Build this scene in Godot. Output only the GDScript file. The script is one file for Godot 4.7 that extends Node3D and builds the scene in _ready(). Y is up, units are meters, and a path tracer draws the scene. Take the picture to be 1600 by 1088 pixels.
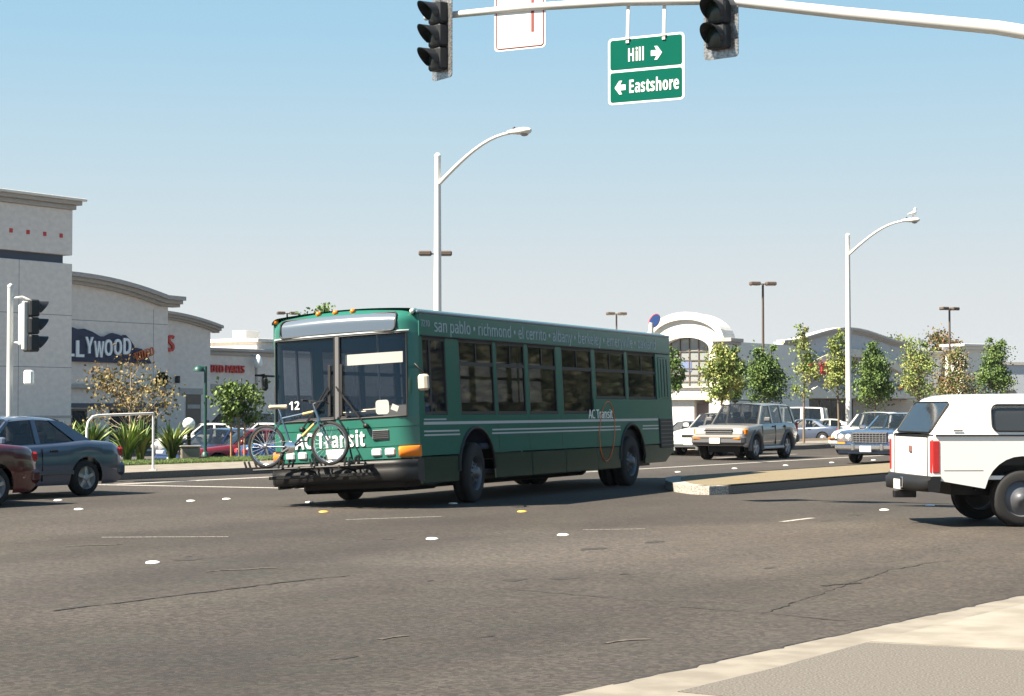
extends Node3D

# Street frame: s runs along the main road (away to the right), p across it; p = 0 is the near kerb of the median.
const UX := 0.5373
const UD := 0.8434
const EXPOSURE := 4.0  # slide film exposed for the shade: sunlit whites burn out
var M := {}
var taken := {}
var smooth_id := 1
var rng := RandomNumberGenerator.new()
var meshes := {}


func V(x, d, y = 0.0) -> Vector3:
	return Vector3(x, y, -d)


func R(s, p, y = 0.0) -> Vector3:
	return Vector3(3.88 + s * UX - p * UD, y, -(34.4 + s * UD + p * UX))


# ------------------------------------------------------------------ nodes
func numbered(n: String) -> String:
	if not taken.has(n):
		taken[n] = 0
		return n
	taken[n] += 1
	return "%s_%03d" % [n, taken[n]]


func thing(called: String, label: String, category: String, at := Vector3.ZERO, turn := 0.0, group := "") -> Node3D:
	var o := Node3D.new()
	o.name = numbered(called)
	add_child(o, true)
	o.position = at
	o.rotation.y = turn
	o.set_meta("label", label)
	o.set_meta("category", category)
	if group != "":
		o.set_meta("group", group)
	return o


func put(called: String, mesh: Mesh, mat: Material, parent: Node, xf := Transform3D.IDENTITY) -> MeshInstance3D:
	var o := MeshInstance3D.new()
	o.name = called if parent != self else numbered(called)
	o.mesh = mesh
	o.material_override = mat
	o.transform = xf
	parent.add_child(o, true)
	return o


func done(st: SurfaceTool, called: String, mat: Material, parent: Node, xf := Transform3D.IDENTITY) -> MeshInstance3D:
	return put(called, mesh_of(st), mat, parent, xf)


func structure(st: SurfaceTool, called: String, mat: Material) -> MeshInstance3D:
	var o := done(st, called, mat, self)
	o.set_meta("kind", "structure")
	return o


func mesh_of(st: SurfaceTool) -> ArrayMesh:
	st.generate_normals()
	st.index()
	return st.commit()


func empty(called: String, parent: Node, xf := Transform3D.IDENTITY) -> Node3D:
	var o := Node3D.new()
	o.name = called
	o.transform = xf
	parent.add_child(o, true)
	return o


# ------------------------------------------------------------------ shapes
func nb() -> SurfaceTool:
	var st := SurfaceTool.new()
	st.begin(Mesh.PRIMITIVE_TRIANGLES)
	st.set_smooth_group(-1)
	return st


func ft(st, a: Vector3, b: Vector3, c: Vector3, out: Vector3):
	if (a - c).cross(a - b).dot(out) < 0.0:
		var t := b
		b = c
		c = t
	st.add_vertex(a)
	st.add_vertex(b)
	st.add_vertex(c)


func fq(st, a: Vector3, b: Vector3, c: Vector3, d: Vector3, out: Vector3):
	ft(st, a, b, c, out)
	ft(st, a, c, d, out)


func soft(st):
	smooth_id += 1
	st.set_smooth_group(smooth_id)


func flat(st):
	st.set_smooth_group(-1)


func box(st, c: Vector3, s: Vector3, b := Basis.IDENTITY, ch := 0.0):
	var h := s * 0.5
	ch = minf(ch, minf(h.x, minf(h.y, h.z)) * 0.9)
	for a in 3:
		var u := (a + 1) % 3
		var v := (a + 2) % 3
		for sg in [-1.0, 1.0]:
			var q := []
			for w in [[-1, -1], [1, -1], [1, 1], [-1, 1]]:
				var p := Vector3.ZERO
				p[a] = h[a] * sg
				p[u] = (h[u] - ch) * w[0]
				p[v] = (h[v] - ch) * w[1]
				q.append(c + b * p)
			var o := Vector3.ZERO
			o[a] = sg
			fq(st, q[0], q[1], q[2], q[3], b * o)
	if ch <= 0.0:
		return
	for a in 3:
		var u := (a + 1) % 3
		var v := (a + 2) % 3
		for su in [-1.0, 1.0]:
			for sv in [-1.0, 1.0]:
				var q := []
				for w in [[-1, 0], [1, 0], [1, 1], [-1, 1]]:
					var p := Vector3.ZERO
					p[a] = (h[a] - ch) * w[0]
					p[u] = (h[u] - (ch if w[1] == 0 else 0.0)) * su
					p[v] = (h[v] - (0.0 if w[1] == 0 else ch)) * sv
					q.append(c + b * p)
				var o := Vector3.ZERO
				o[u] = su
				o[v] = sv
				fq(st, q[0], q[1], q[2], q[3], b * o)
	for sx in [-1.0, 1.0]:
		for sy in [-1.0, 1.0]:
			for sz in [-1.0, 1.0]:
				var g := Vector3(sx, sy, sz)
				var p0 := Vector3(h.x, h.y - ch, h.z - ch) * g
				var p1 := Vector3(h.x - ch, h.y, h.z - ch) * g
				var p2 := Vector3(h.x - ch, h.y - ch, h.z) * g
				ft(st, c + b * p0, c + b * p1, c + b * p2, b * g)


func bar(st, a: Vector3, b: Vector3, w: float, t: float, side := Vector3.UP):
	var x := (b - a).normalized()
	var z := x.cross(side)
	if z.length() < 0.01:
		z = x.cross(Vector3.RIGHT)
	z = z.normalized()
	var y := z.cross(x)
	box(st, (a + b) * 0.5, Vector3(a.distance_to(b), w, t), Basis(x, y, z), minf(w, t) * 0.15)


func rings(st, rs: Array, closed: bool, caps := false, skip = null):
	for i in rs.size() - 1:
		var a = rs[i]
		var b = rs[i + 1]
		var mid := Vector3.ZERO
		for p in a:
			mid += p
		for p in b:
			mid += p
		mid /= float(a.size() + b.size())
		var n: int = a.size()
		for j in (n if closed else n - 1):
			if skip != null and skip.call(i, j):
				continue
			var k := (j + 1) % n
			var c: Vector3 = (a[j] + a[k] + b[j] + b[k]) * 0.25
			fq(st, a[j], a[k], b[k], b[j], c - mid)
	if caps:
		flat(st)
		for e in [0, rs.size() - 1]:
			var r = rs[e]
			var c := Vector3.ZERO
			for p in r:
				c += p
			c /= float(r.size())
			var o = rs[1 if e == 0 else e - 1]
			var oc := Vector3.ZERO
			for p in o:
				oc += p
			oc /= float(o.size())
			for j in r.size():
				ft(st, c, r[j], r[(j + 1) % r.size()], c - oc)


func tube(st, pts: Array, rad, sides := 8, caps := true):
	soft(st)
	var rs := []
	var prev := Vector3.ZERO
	for i in pts.size():
		var a: Vector3 = pts[maxi(i - 1, 0)]
		var b: Vector3 = pts[mini(i + 1, pts.size() - 1)]
		var x := (b - a).normalized()
		var z := prev
		if i == 0:
			z = x.cross(Vector3.UP if absf(x.y) < 0.9 else Vector3.RIGHT)
		z = (z - x * z.dot(x)).normalized()
		prev = z
		var y := z.cross(x)
		var r: float = rad[i] if rad is Array else rad
		var ring := []
		for k in sides:
			var t := TAU * k / sides
			ring.append(pts[i] + (z * cos(t) + y * sin(t)) * r)
		rs.append(ring)
	rings(st, rs, true, caps)
	flat(st)


func lathe(st, prof: Array, xf: Transform3D, sides := 16):
	soft(st)
	for i in prof.size() - 1:
		var p: Vector2 = prof[i]
		var q: Vector2 = prof[i + 1]
		var nr := q.y - p.y
		var nh := p.x - q.x
		for k in sides:
			var t0 := TAU * k / sides
			var t1 := TAU * (k + 1) / sides
			var tm := (t0 + t1) * 0.5
			var o := Vector3(cos(tm) * nr, nh, sin(tm) * nr)
			var a := xf * Vector3(cos(t0) * p.x, p.y, sin(t0) * p.x)
			var b := xf * Vector3(cos(t1) * p.x, p.y, sin(t1) * p.x)
			var c := xf * Vector3(cos(t1) * q.x, q.y, sin(t1) * q.x)
			var d := xf * Vector3(cos(t0) * q.x, q.y, sin(t0) * q.x)
			if p.x < 0.0001:
				ft(st, a, c, d, xf.basis * o)
			elif q.x < 0.0001:
				ft(st, a, b, c, xf.basis * o)
			else:
				fq(st, a, b, c, d, xf.basis * o)
	flat(st)


func prism(st, poly, z0: float, z1: float, xf := Transform3D.IDENTITY):
	var pg := PackedVector2Array(poly)
	if Geometry2D.is_polygon_clockwise(pg):
		pg.reverse()
	var ix := Geometry2D.triangulate_polygon(pg)
	for i in range(0, ix.size(), 3):
		for e in [[z0, -1.0], [z1, 1.0]]:
			var q := []
			for k in 3:
				var p := pg[ix[i + k]]
				q.append(xf * Vector3(p.x, p.y, e[0]))
			ft(st, q[0], q[1], q[2], xf.basis * Vector3(0, 0, e[1] * signf(z1 - z0)))
	for i in pg.size():
		var p := pg[i]
		var q := pg[(i + 1) % pg.size()]
		fq(st, xf * Vector3(p.x, p.y, z0), xf * Vector3(q.x, q.y, z0), xf * Vector3(q.x, q.y, z1), xf * Vector3(p.x, p.y, z1), xf.basis * Vector3(q.y - p.y, p.x - q.x, 0))


func rounded(x0, y0, x1, y1, r, n := 4) -> Array:
	var out := []
	for c in [[x1 - r, y1 - r, 0.0], [x0 + r, y1 - r, 0.5], [x0 + r, y0 + r, 1.0], [x1 - r, y0 + r, 1.5]]:
		for k in n + 1:
			var t: float = PI * (c[2] + 0.5 * k / n)
			out.append(Vector2(c[0] + r * cos(t), c[1] + r * sin(t)))
	return out


func writing(called: String, s: String, h: float, mat: Material, parent: Node, xf: Transform3D, depth := 0.01, bold := true, face := "Droid Sans") -> MeshInstance3D:
	var f := SystemFont.new()
	f.font_names = PackedStringArray([face])
	f.font_weight = 700 if bold else 400
	var t := TextMesh.new()
	t.font = f
	t.text = s
	t.font_size = 48
	t.pixel_size = h / 48.0 / 0.72
	t.depth = depth
	t.curve_step = 2.0
	t.horizontal_alignment = HORIZONTAL_ALIGNMENT_CENTER
	return put(called, t, mat, parent, xf)


func interp(tab: Array, x: float) -> float:
	if x <= tab[0][0]:
		return tab[0][1]
	for i in tab.size() - 1:
		if x <= tab[i + 1][0]:
			var t: float = (x - tab[i][0]) / (tab[i + 1][0] - tab[i][0])
			return lerpf(tab[i][1], tab[i + 1][1], t)
	return tab[-1][1]


# ------------------------------------------------------------------ materials
func lin(r, g, b, a := 1.0) -> Color:
	var c := Color(r, g, b).linear_to_srgb()
	c.a = a
	return c


func mat(called: String, c: Color, rough := 0.7, metal := 0.0) -> StandardMaterial3D:
	var m := StandardMaterial3D.new()
	m.resource_name = called
	m.albedo_color = c
	m.roughness = rough
	m.metallic = metal
	M[called] = m
	return m


func noise_tex(freq: float, lo: Color, hi: Color, size := 512, oct := 4, seed_ := 1, kind := FastNoiseLite.TYPE_SIMPLEX_SMOOTH) -> ImageTexture:
	var n := FastNoiseLite.new()
	n.seed = seed_
	n.noise_type = kind
	n.frequency = freq
	n.fractal_octaves = oct
	n.cellular_return_type = FastNoiseLite.RETURN_CELL_VALUE
	var im := n.get_seamless_image(size, size)
	im.convert(Image.FORMAT_RGB8)
	var data := im.get_data()
	for i in range(0, data.size(), 3):
		var t := data[i] / 255.0
		if kind != FastNoiseLite.TYPE_CELLULAR:
			t = smoothstep(0.15, 0.85, t)
		data[i] = int(255.0 * lerpf(lo.r, hi.r, t))
		data[i + 1] = int(255.0 * lerpf(lo.g, hi.g, t))
		data[i + 2] = int(255.0 * lerpf(lo.b, hi.b, t))
	return ImageTexture.create_from_image(Image.create_from_data(size, size, false, Image.FORMAT_RGB8, data))


func grain(m: StandardMaterial3D, tile: float, tex: Texture2D, bump := 0.0, world := true):
	m.albedo_texture = tex
	m.uv1_triplanar = true
	m.uv1_world_triplanar = world
	m.uv1_scale = Vector3.ONE / tile
	if bump > 0.0:
		m.heightmap_enabled = true
		m.heightmap_texture = tex
		m.heightmap_scale = bump


func paint(called: String, c: Color, rough := 0.35, metal := 0.0):
	var m := mat(called, c, rough, metal)
	m.clearcoat_enabled = true
	m.clearcoat = 1.0
	m.clearcoat_roughness = 0.04
	return m


func glass(called: String, c: Color):
	var m := mat(called, c, 0.03)
	m.transparency = BaseMaterial3D.TRANSPARENCY_ALPHA
	return m


func make_materials():
	var fine := noise_tex(0.09, Color(0.68, 0.68, 0.68), Color(1, 1, 1), 512, 5, 3)
	var soft_ := noise_tex(0.02, Color(0.94, 0.94, 0.94), Color(1, 1, 1), 512, 5, 8)
	var worn := noise_tex(0.02, Color(0.88, 0.875, 0.865), Color(1, 1, 1), 512, 6, 31)
	var m := mat("asphalt", Color(1, 1, 1), 0.92)
	m.vertex_color_use_as_albedo = true
	grain(m, 3.6, noise_tex(0.1, Color(0.5, 0.49, 0.48), Color(1.0, 0.99, 0.97), 1024, 3, 5, FastNoiseLite.TYPE_CELLULAR), 0.35)
	grain(mat("far_ground", lin(0.1, 0.092, 0.085), 0.95), 9.0, soft_)
	grain(mat("lot", lin(0.07, 0.064, 0.058), 0.95), 7.0, soft_)
	grain(mat("concrete", lin(0.22, 0.2, 0.17), 0.9), 5.0, worn)
	grain(mat("concrete_pale", lin(0.26, 0.24, 0.205), 0.9), 6.5, worn)
	grain(mat("median_top", lin(0.25, 0.205, 0.125), 0.95), 0.9, fine, 0.3)
	grain(mat("kerb_side", lin(0.25, 0.215, 0.185), 0.95), 1.3, fine, 0.2)
	grain(mat("patch", lin(0.17, 0.155, 0.135), 0.95), 0.9, fine, 0.2)
	grain(mat("white_line", lin(0.5, 0.48, 0.44), 0.85), 1.2, noise_tex(0.05, Color(0.62, 0.61, 0.6), Color(1, 1, 1), 512, 5, 21))
	mat("yellow_marker", lin(0.7, 0.42, 0.06), 0.5)
	mat("white_marker", lin(0.8, 0.78, 0.74), 0.4)
	grain(mat("oil", lin(0.06, 0.052, 0.045), 0.75), 3.6, m.albedo_texture)
	grain(mat("scuff", lin(0.13, 0.115, 0.1), 0.9), 3.6, m.albedo_texture)
	mat("tar", lin(0.022, 0.02, 0.019), 0.8)
	grain(mat("soil", lin(0.12, 0.09, 0.06), 1.0), 1.0, fine)
	grain(mat("stucco", lin(0.8, 0.72, 0.655), 0.95), 3.4, soft_, 0.04)
	grain(mat("stucco_trim", lin(0.46, 0.43, 0.4), 0.95), 2.0, soft_, 0.1)
	grain(mat("stucco_white", lin(0.8, 0.77, 0.71), 0.95), 2.2, soft_, 0.1)
	grain(mat("stucco_cream", lin(0.74, 0.69, 0.6), 0.95), 2.2, soft_, 0.1)
	grain(mat("stucco_blue", lin(0.5, 0.53, 0.57), 0.95), 2.2, soft_, 0.1)
	mat("slate_band", lin(0.07, 0.085, 0.12), 0.7)
	mat("roof_tile", lin(0.5, 0.3, 0.2), 0.9)
	mat("bronze_frame", lin(0.13, 0.115, 0.1), 0.5, 0.3)
	mat("sign_navy", lin(0.006, 0.016, 0.06), 0.5)
	mat("sign_letter", lin(0.84, 0.86, 0.87), 0.5)
	mat("sign_red", lin(0.55, 0.035, 0.03), 0.45)
	mat("sign_orange", lin(0.6, 0.13, 0.03), 0.45)
	mat("sign_green", lin(0.001, 0.09, 0.063), 0.6).metallic_specular = 0.15
	mat("sign_white", lin(0.82, 0.82, 0.8), 0.45)
	mat("sign_edge_red", lin(0.22, 0.05, 0.045), 0.5)
	mat("ink", lin(0.03, 0.025, 0.03), 0.6)
	mat("galvanised", lin(0.6, 0.6, 0.58), 0.55, 0.2)
	mat("pole_white", lin(0.74, 0.72, 0.68), 0.6)
	mat("pole_brown", lin(0.1, 0.075, 0.06), 0.7)
	mat("pole_green", lin(0.012, 0.06, 0.05), 0.45)
	mat("black_metal", lin(0.005, 0.005, 0.006), 0.5)
	mat("signal_black", lin(0.012, 0.014, 0.018), 0.55)
	grain(mat("signal_face", lin(0.5, 0.5, 0.5), 0.3, 0.7), 0.6, noise_tex(0.05, Color(0.6, 0.6, 0.6), Color(1, 1, 1), 256, 3, 12))  # blotches paint in the patches a backplate would mirror
	mat("lens_dark", lin(0.02, 0.035, 0.03), 0.15)
	mat("globe", lin(0.8, 0.85, 0.83), 0.25)
	mat("gull_white", lin(0.8, 0.79, 0.77), 0.8)
	mat("rubber", lin(0.014, 0.014, 0.015), 0.85)
	mat("rim_silver", lin(0.5, 0.5, 0.52), 0.35, 0.6)
	mat("rim_steel", lin(0.14, 0.145, 0.16), 0.45, 0.5)
	mat("chrome", lin(0.75, 0.75, 0.76), 0.12, 1.0)
	mat("black_plastic", lin(0.006, 0.006, 0.007), 0.55)
	mat("grey_plastic", lin(0.11, 0.11, 0.115), 0.6)
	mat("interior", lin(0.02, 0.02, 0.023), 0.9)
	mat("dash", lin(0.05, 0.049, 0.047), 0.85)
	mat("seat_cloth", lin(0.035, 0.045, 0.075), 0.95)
	mat("tail_red", lin(0.42, 0.02, 0.02), 0.2)
	mat("amber", lin(0.75, 0.2, 0.015), 0.25)
	mat("lamp_clear", lin(0.72, 0.72, 0.7), 0.12, 0.2)
	mat("plate", lin(0.78, 0.77, 0.72), 0.5)
	glass("glass_car", lin(0.012, 0.016, 0.02, 0.6))
	glass("glass_dark", lin(0.012, 0.016, 0.022, 0.8))
	glass("glass_bus", lin(0.006, 0.009, 0.012, 0.5))
	glass("glass_front", lin(0.004, 0.018, 0.05, 0.22))  # sky reflection put into the glass as a blue tint
	glass("glass_shop", lin(0.03, 0.035, 0.04, 0.85))
	glass("glass_arch", lin(0.3, 0.32, 0.32, 0.85))
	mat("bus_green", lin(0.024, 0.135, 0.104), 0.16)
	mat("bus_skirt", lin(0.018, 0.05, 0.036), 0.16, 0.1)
	mat("bus_stripe", lin(0.4, 0.43, 0.44), 0.4)
	mat("bus_letter", lin(0.34, 0.4, 0.44), 0.5)
	mat("roof_rail", lin(0.2, 0.24, 0.3), 0.3, 0.5)  # bluish tone puts the reflected sky into the moulding colour
	mat("cream_cloth", lin(0.7, 0.67, 0.6), 0.8)
	mat("paper", lin(0.8, 0.76, 0.66), 0.85)
	mat("mirror_shell", lin(0.5, 0.44, 0.35), 0.5)
	mat("shirt_blue", lin(0.16, 0.25, 0.4), 0.9)
	mat("shirt_dark", lin(0.04, 0.04, 0.05), 0.9)
	mat("skin", lin(0.42, 0.25, 0.17), 0.6)
	mat("hair", lin(0.02, 0.015, 0.012), 0.8)
	mat("trousers", lin(0.02, 0.022, 0.03), 0.9)
	mat("bike_blue", lin(0.06, 0.1, 0.15), 0.3, 0.2)
	mat("bike_yellow", lin(0.65, 0.47, 0.16), 0.4)
	mat("bike_tan", lin(0.5, 0.4, 0.28), 0.7)
	mat("bark", lin(0.16, 0.12, 0.085), 0.95)
	mat("bark_pale", lin(0.24, 0.2, 0.15), 0.95)
	mat("stake", lin(0.33, 0.2, 0.1), 0.9)
	mat("brass", lin(0.4, 0.24, 0.06), 0.3, 0.7)
	for k in [["leaf", 0.3], ["blade", 0.25], ["grass", 0.2]]:
		var l := mat(k[0], Color(1, 1, 1), 0.65)
		l.vertex_color_use_as_albedo = true
		l.backlight_enabled = true
		l.backlight = Color(k[1] * 0.9, k[1], k[1] * 0.4)
	paint("paint_silver_blue", lin(0.085, 0.11, 0.165), 0.3, 0.3)
	paint("paint_maroon", lin(0.09, 0.008, 0.012), 0.3)
	paint("paint_champagne", lin(0.3, 0.28, 0.25), 0.3, 0.2)
	paint("paint_steel_blue", lin(0.06, 0.11, 0.2), 0.3, 0.3)
	paint("paint_white", lin(0.8, 0.79, 0.76), 0.35)
	paint("paint_cream", lin(0.66, 0.64, 0.52), 0.35)
	paint("paint_navy", lin(0.012, 0.028, 0.085), 0.3)
	paint("paint_red", lin(0.13, 0.008, 0.012), 0.3)
	paint("paint_teal", lin(0.03, 0.2, 0.27), 0.3)
	paint("paint_bright_blue", lin(0.02, 0.07, 0.25), 0.3)
	paint("paint_black", lin(0.012, 0.012, 0.014), 0.3)


# ------------------------------------------------------------------ wheels and road vehicles
func wheel_meshes(style: String) -> Array:
	if meshes.has(style):
		return meshes[style]
	# unit wheel: radius 1, axis along z, outer face towards +z, width 0.6
	var ax := Transform3D(Basis(Vector3(1, 0, 0), PI / 2), Vector3.ZERO)
	var t := nb()
	var rr := 0.64 if style != "truck" else 0.6
	lathe(t, [Vector2(rr, -0.3), Vector2(0.86, -0.31), Vector2(0.96, -0.27), Vector2(1.0, -0.2), Vector2(1.0, -0.05), Vector2(0.985, -0.04), Vector2(0.985, 0.04), Vector2(1.0, 0.05), Vector2(1.0, 0.2), Vector2(0.96, 0.27), Vector2(0.86, 0.31), Vector2(rr, 0.3)], ax, 28)
	var r := nb()
	if style == "alloy":
		lathe(r, [Vector2(rr, -0.28), Vector2(rr - 0.03, 0.0), Vector2(rr - 0.04, 0.24), Vector2(rr + 0.01, 0.3), Vector2(rr + 0.005, 0.31)], ax, 24)
		for k in 5:
			var a := TAU * k / 5.0 + 0.3
			var d := Vector3(cos(a), sin(a), 0)
			bar(r, d * 0.1 + Vector3(0, 0, 0.24), d * (rr - 0.02) + Vector3(0, 0, 0.21), 0.2, 0.07, d.cross(Vector3(0, 0, 1)))
		lathe(r, [Vector2(0.2, 0.16), Vector2(0.19, 0.27), Vector2(0.1, 0.3), Vector2(0, 0.3)], ax, 14)
		lathe(r, [Vector2(0.0, -0.02), Vector2(rr - 0.04, -0.02)], ax, 20)
	elif style == "disc":
		lathe(r, [Vector2(rr, -0.28), Vector2(rr - 0.04, 0.2), Vector2(rr + 0.01, 0.3)], ax, 24)
		lathe(r, [Vector2(rr - 0.04, 0.16), Vector2(0.42, 0.22), Vector2(0.34, 0.27), Vector2(0.2, 0.28), Vector2(0.16, 0.34), Vector2(0.0, 0.36)], ax, 24)
	else:
		lathe(r, [Vector2(rr, -0.28), Vector2(rr - 0.05, 0.05), Vector2(rr - 0.03, 0.25), Vector2(rr + 0.02, 0.3)], ax, 24)
		lathe(r, [Vector2(rr - 0.05, 0.02), Vector2(0.36, 0.12), Vector2(0.3, 0.2), Vector2(0.2, 0.22), Vector2(0.18, 0.36), Vector2(0.1, 0.4), Vector2(0.0, 0.4)], ax, 20)
		for k in 10:
			var a := TAU * k / 10.0
			box(r, Vector3(cos(a) * 0.28, sin(a) * 0.28, 0.22), Vector3(0.06, 0.06, 0.08))
	meshes[style] = [mesh_of(t), mesh_of(r)]
	return meshes[style]


func add_wheel(parent: Node, at: Vector3, rad: float, width: float, right: bool, style := "alloy", rim := "rim_silver", steer := 0.0):
	var w := empty("wheel", parent, Transform3D(Basis(Vector3.UP, (0.0 if right else PI) + steer), at))
	var m := wheel_meshes(style)
	var sc := Transform3D(Basis.from_scale(Vector3(rad, rad, width / 0.6)), Vector3.ZERO)
	put("tyre", m[0], M.rubber, w, sc)
	put("rim", m[1], M[rim], w, sc)


func car(called: String, label: String, category: String, group: String, at: Vector2, head: Vector2, S: Dictionary) -> Node3D:
	var o := thing(called, label, category, V(at.x, at.y), atan2(head.y, head.x), group)
	var L: float = S.L
	var hw0: float = S.W * 0.5
	var sill: float = S.get("sill", 0.2)
	var ar: float = S.wr + S.get("gap", 0.06)
	var axles := [S.rx, S.fx]
	var pa: Material = M[S.paint]
	var plan := func(x: float) -> float:
		var e: float = clampf((absf(x) - (L * 0.5 - 0.55)) / 0.55, 0, 1)
		return hw0 * (1.0 - S.get("taper", 0.13) * e * e)
	var belt := func(x: float) -> float:
		return interp(S.prof, x)
	var xs := []
	var n := int(L / 0.16)
	for i in n + 1:
		xs.append(-L * 0.5 + L * i / n)
	for p in S.prof:
		if absf(p[0]) < L * 0.5:
			xs.append(p[0])
	for a in axles:
		for k in 13:
			xs.append(a + ar * 0.999 * cos(PI * k / 12.0))
		xs.append(a - ar - 0.004)
		xs.append(a + ar + 0.004)
	for k in 4:
		xs.append(L * 0.5 - 0.02 - 0.03 * k * k)
		xs.append(-L * 0.5 + 0.02 + 0.03 * k * k)
	xs.sort()
	var g: Dictionary = S.gh
	var st := nb()
	soft(st)
	var rs := []
	var kept := []
	for x in xs:
		if kept.size() and x - kept[-1] < 0.003:
			continue
		kept.append(x)
		var e: float = clampf((absf(x) - (L * 0.5 - 0.25)) / 0.25, 0, 1)
		var top: float = belt.call(x) - S.get("drop", 0.05) * e * e
		var b: float = sill + S.get("tuck", 0.08) * e * e
		for a in axles:
			if absf(x - a) < ar:
				b = maxf(b, S.wr + sqrt(ar * ar - (x - a) * (x - a)))
		var hw: float = plan.call(x)
		var ys: float = top - 0.085
		b = minf(b, ys - 0.03)
		var half := []
		for f in [0.0, 0.1, 0.3, 0.55, 0.62, 0.8, 1.0]:
			var y: float = lerpf(b, ys, f)
			var r: float = clampf((y - sill) / (top - sill), 0, 1)
			half.append(Vector2(hw * interp([[0.0, 0.935], [0.15, 0.975], [0.5, 1.0], [0.62, 0.995], [0.8, 0.985], [1.0, 0.95]], r), y))
		half.append(Vector2(hw * 0.925, top - 0.03))
		half.append(Vector2(hw * 0.88, top - 0.008))
		half.append(Vector2(hw * 0.55, top + 0.012))
		half.append(Vector2(0, top + 0.018))
		var ring := []
		for q in half:
			ring.append(Vector3(x, q.y, q.x))
		for k in range(half.size() - 2, -1, -1):
			ring.append(Vector3(x, half[k].y, -half[k].x))
		rs.append(ring)
	var open0: float = g.br + 0.12
	var open1: float = g.bw - 0.12
	rings(st, rs, false, true, func(i, j): return kept[i] > open0 and kept[i + 1] < open1 and j >= 8 and j <= 11)
	done(st, "body", pa, o)
	# underside and wheel wells
	st = nb()
	box(st, Vector3(0, sill + 0.16, 0), Vector3(L * 0.94, 0.26, hw0 * 1.3), Basis.IDENTITY, 0.05)
	box(st, Vector3(0, sill + 0.1, 0), Vector3(axles[1] - axles[0] - ar * 2.1, 0.16, hw0 * 1.84), Basis.IDENTITY, 0.03)
	for a in axles:
		box(st, Vector3(a, S.wr + 0.12, 0), Vector3(ar * 1.9, ar * 1.2, hw0 * 1.15))
	done(st, "underbody", M.black_plastic, o)
	# greenhouse
	var bm: float = (belt.call(g.bw) + belt.call(g.br)) * 0.5 - 0.03
	var sz := func(y: float) -> float:
		return lerpf(g.hwb, g.hwr, clampf((y - bm) / (g.roof - bm), -0.1, 1.1))
	var yt: float = g.roof - 0.075
	st = nb()
	soft(st)
	var grid := []
	var nx := 8
	for i in nx + 1:
		var t := float(i) / nx
		var x: float = lerpf(g.rr, g.rf, t)
		var ring := []
		for j in 11:
			var z: float = lerpf(-1.0, 1.0, j / 10.0)
			var dz := -0.05 * pow(absf(z), 3.0)
			var y: float = g.roof + dz - 0.035 * pow(2.0 * t - 1.0, 2.0)
			ring.append(Vector3(x + 0.05 * (1.0 - z * z) * (1.0 if t > 0.5 else -1.0) * absf(2.0 * t - 1.0), y, z * g.hwr * 1.0))
		var zz: float = sz.call(yt) + 0.008
		ring.push_front(Vector3(x, yt - 0.03 * pow(2.0 * t - 1.0, 2.0), -zz))
		ring.push_back(Vector3(x, yt - 0.03 * pow(2.0 * t - 1.0, 2.0), zz))
		grid.append(ring)
	rings(st, grid, false)
	done(st, "roof", M[S.get("roof_paint", S.paint)], o)
	for sgn in [1.0, -1.0]:
		var pil: Array = g.pillars
		st = nb()
		for p in pil:
			var q := []
			for c in [[p[0], 0], [p[1], 0], [p[3], 1], [p[2], 1]]:
				var y: float = belt.call(c[0]) - 0.06 if c[1] == 0 else yt + 0.012 - 0.03 * pow(2.0 * (c[0] - g.rr) / (g.rf - g.rr) - 1.0, 2.0)
				q.append(Vector3(c[0], y, sgn * sz.call(y)))
			var inn := Vector3(0, 0, -0.06 * sgn)
			fq(st, q[0], q[1], q[2], q[3], Vector3(0, 0, sgn))
			fq(st, q[0] + inn, q[1] + inn, q[2] + inn, q[3] + inn, Vector3(0, 0, -sgn))
			for k in 4:
				var a: Vector3 = q[k]
				var b: Vector3 = q[(k + 1) % 4]
				fq(st, a, b, b + inn, a + inn, ((a + b) * 0.5 - (q[0] + q[1] + q[2] + q[3]) * 0.25))
		done(st, "pillar", pa, o)
		for k in pil.size() - 1:
			var q := []
			for c in [[pil[k][1], 0], [pil[k + 1][0], 0], [pil[k + 1][2], 1], [pil[k][3], 1]]:
				var y: float = belt.call(c[0]) - 0.045 if c[1] == 0 else yt + 0.005
				q.append(Vector3(c[0], y, sgn * (sz.call(y) - 0.02)))
			st = nb()
			fq(st, q[0], q[1], q[2], q[3], Vector3(0, 0, sgn))
			done(st, "side_window", M[S.get("side_glass", "glass_car")], o)
	for e in [["windshield", g.bw, g.rf, 1.0], ["rear_window", g.br, g.rr, -1.0]]:
		if e[0] == "rear_window" and S.get("no_rear", false):
			continue
		st = nb()
		soft(st)
		var rs2 := []
		for i in 6:
			var t := i / 5.0
			var ring := []
			var y0: float = belt.call(e[1]) - 0.02
			for j in 9:
				var z: float = lerpf(-1.0, 1.0, j / 8.0)
				var w: float = lerpf(g.hwb, g.hwr, t) * 0.985
				var bow: float = 0.09 * (1.0 - z * z) * e[3] * (1.0 - 0.4 * t)
				ring.append(Vector3(lerpf(e[1], e[2], t) + bow + 0.02 * e[3] * sin(PI * t), lerpf(y0, g.roof - 0.045 - 0.01 * z * z, t), z * w))
			rs2.append(ring)
		for i in 5:
			for j in 8:
				fq(st, rs2[i][j], rs2[i][j + 1], rs2[i + 1][j + 1], rs2[i + 1][j], Vector3(e[3], 0.5, 0))
		done(st, e[0], M[S.get("front_glass", "glass_car") if e[3] > 0 else S.get("rear_glass", "glass_car")], o)
	# cabin
	st = nb()
	box(st, Vector3((g.bw + g.br) * 0.5, bm - 0.35, 0), Vector3(g.bw - g.br - 0.1, 0.1, hw0 * 1.6))
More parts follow.
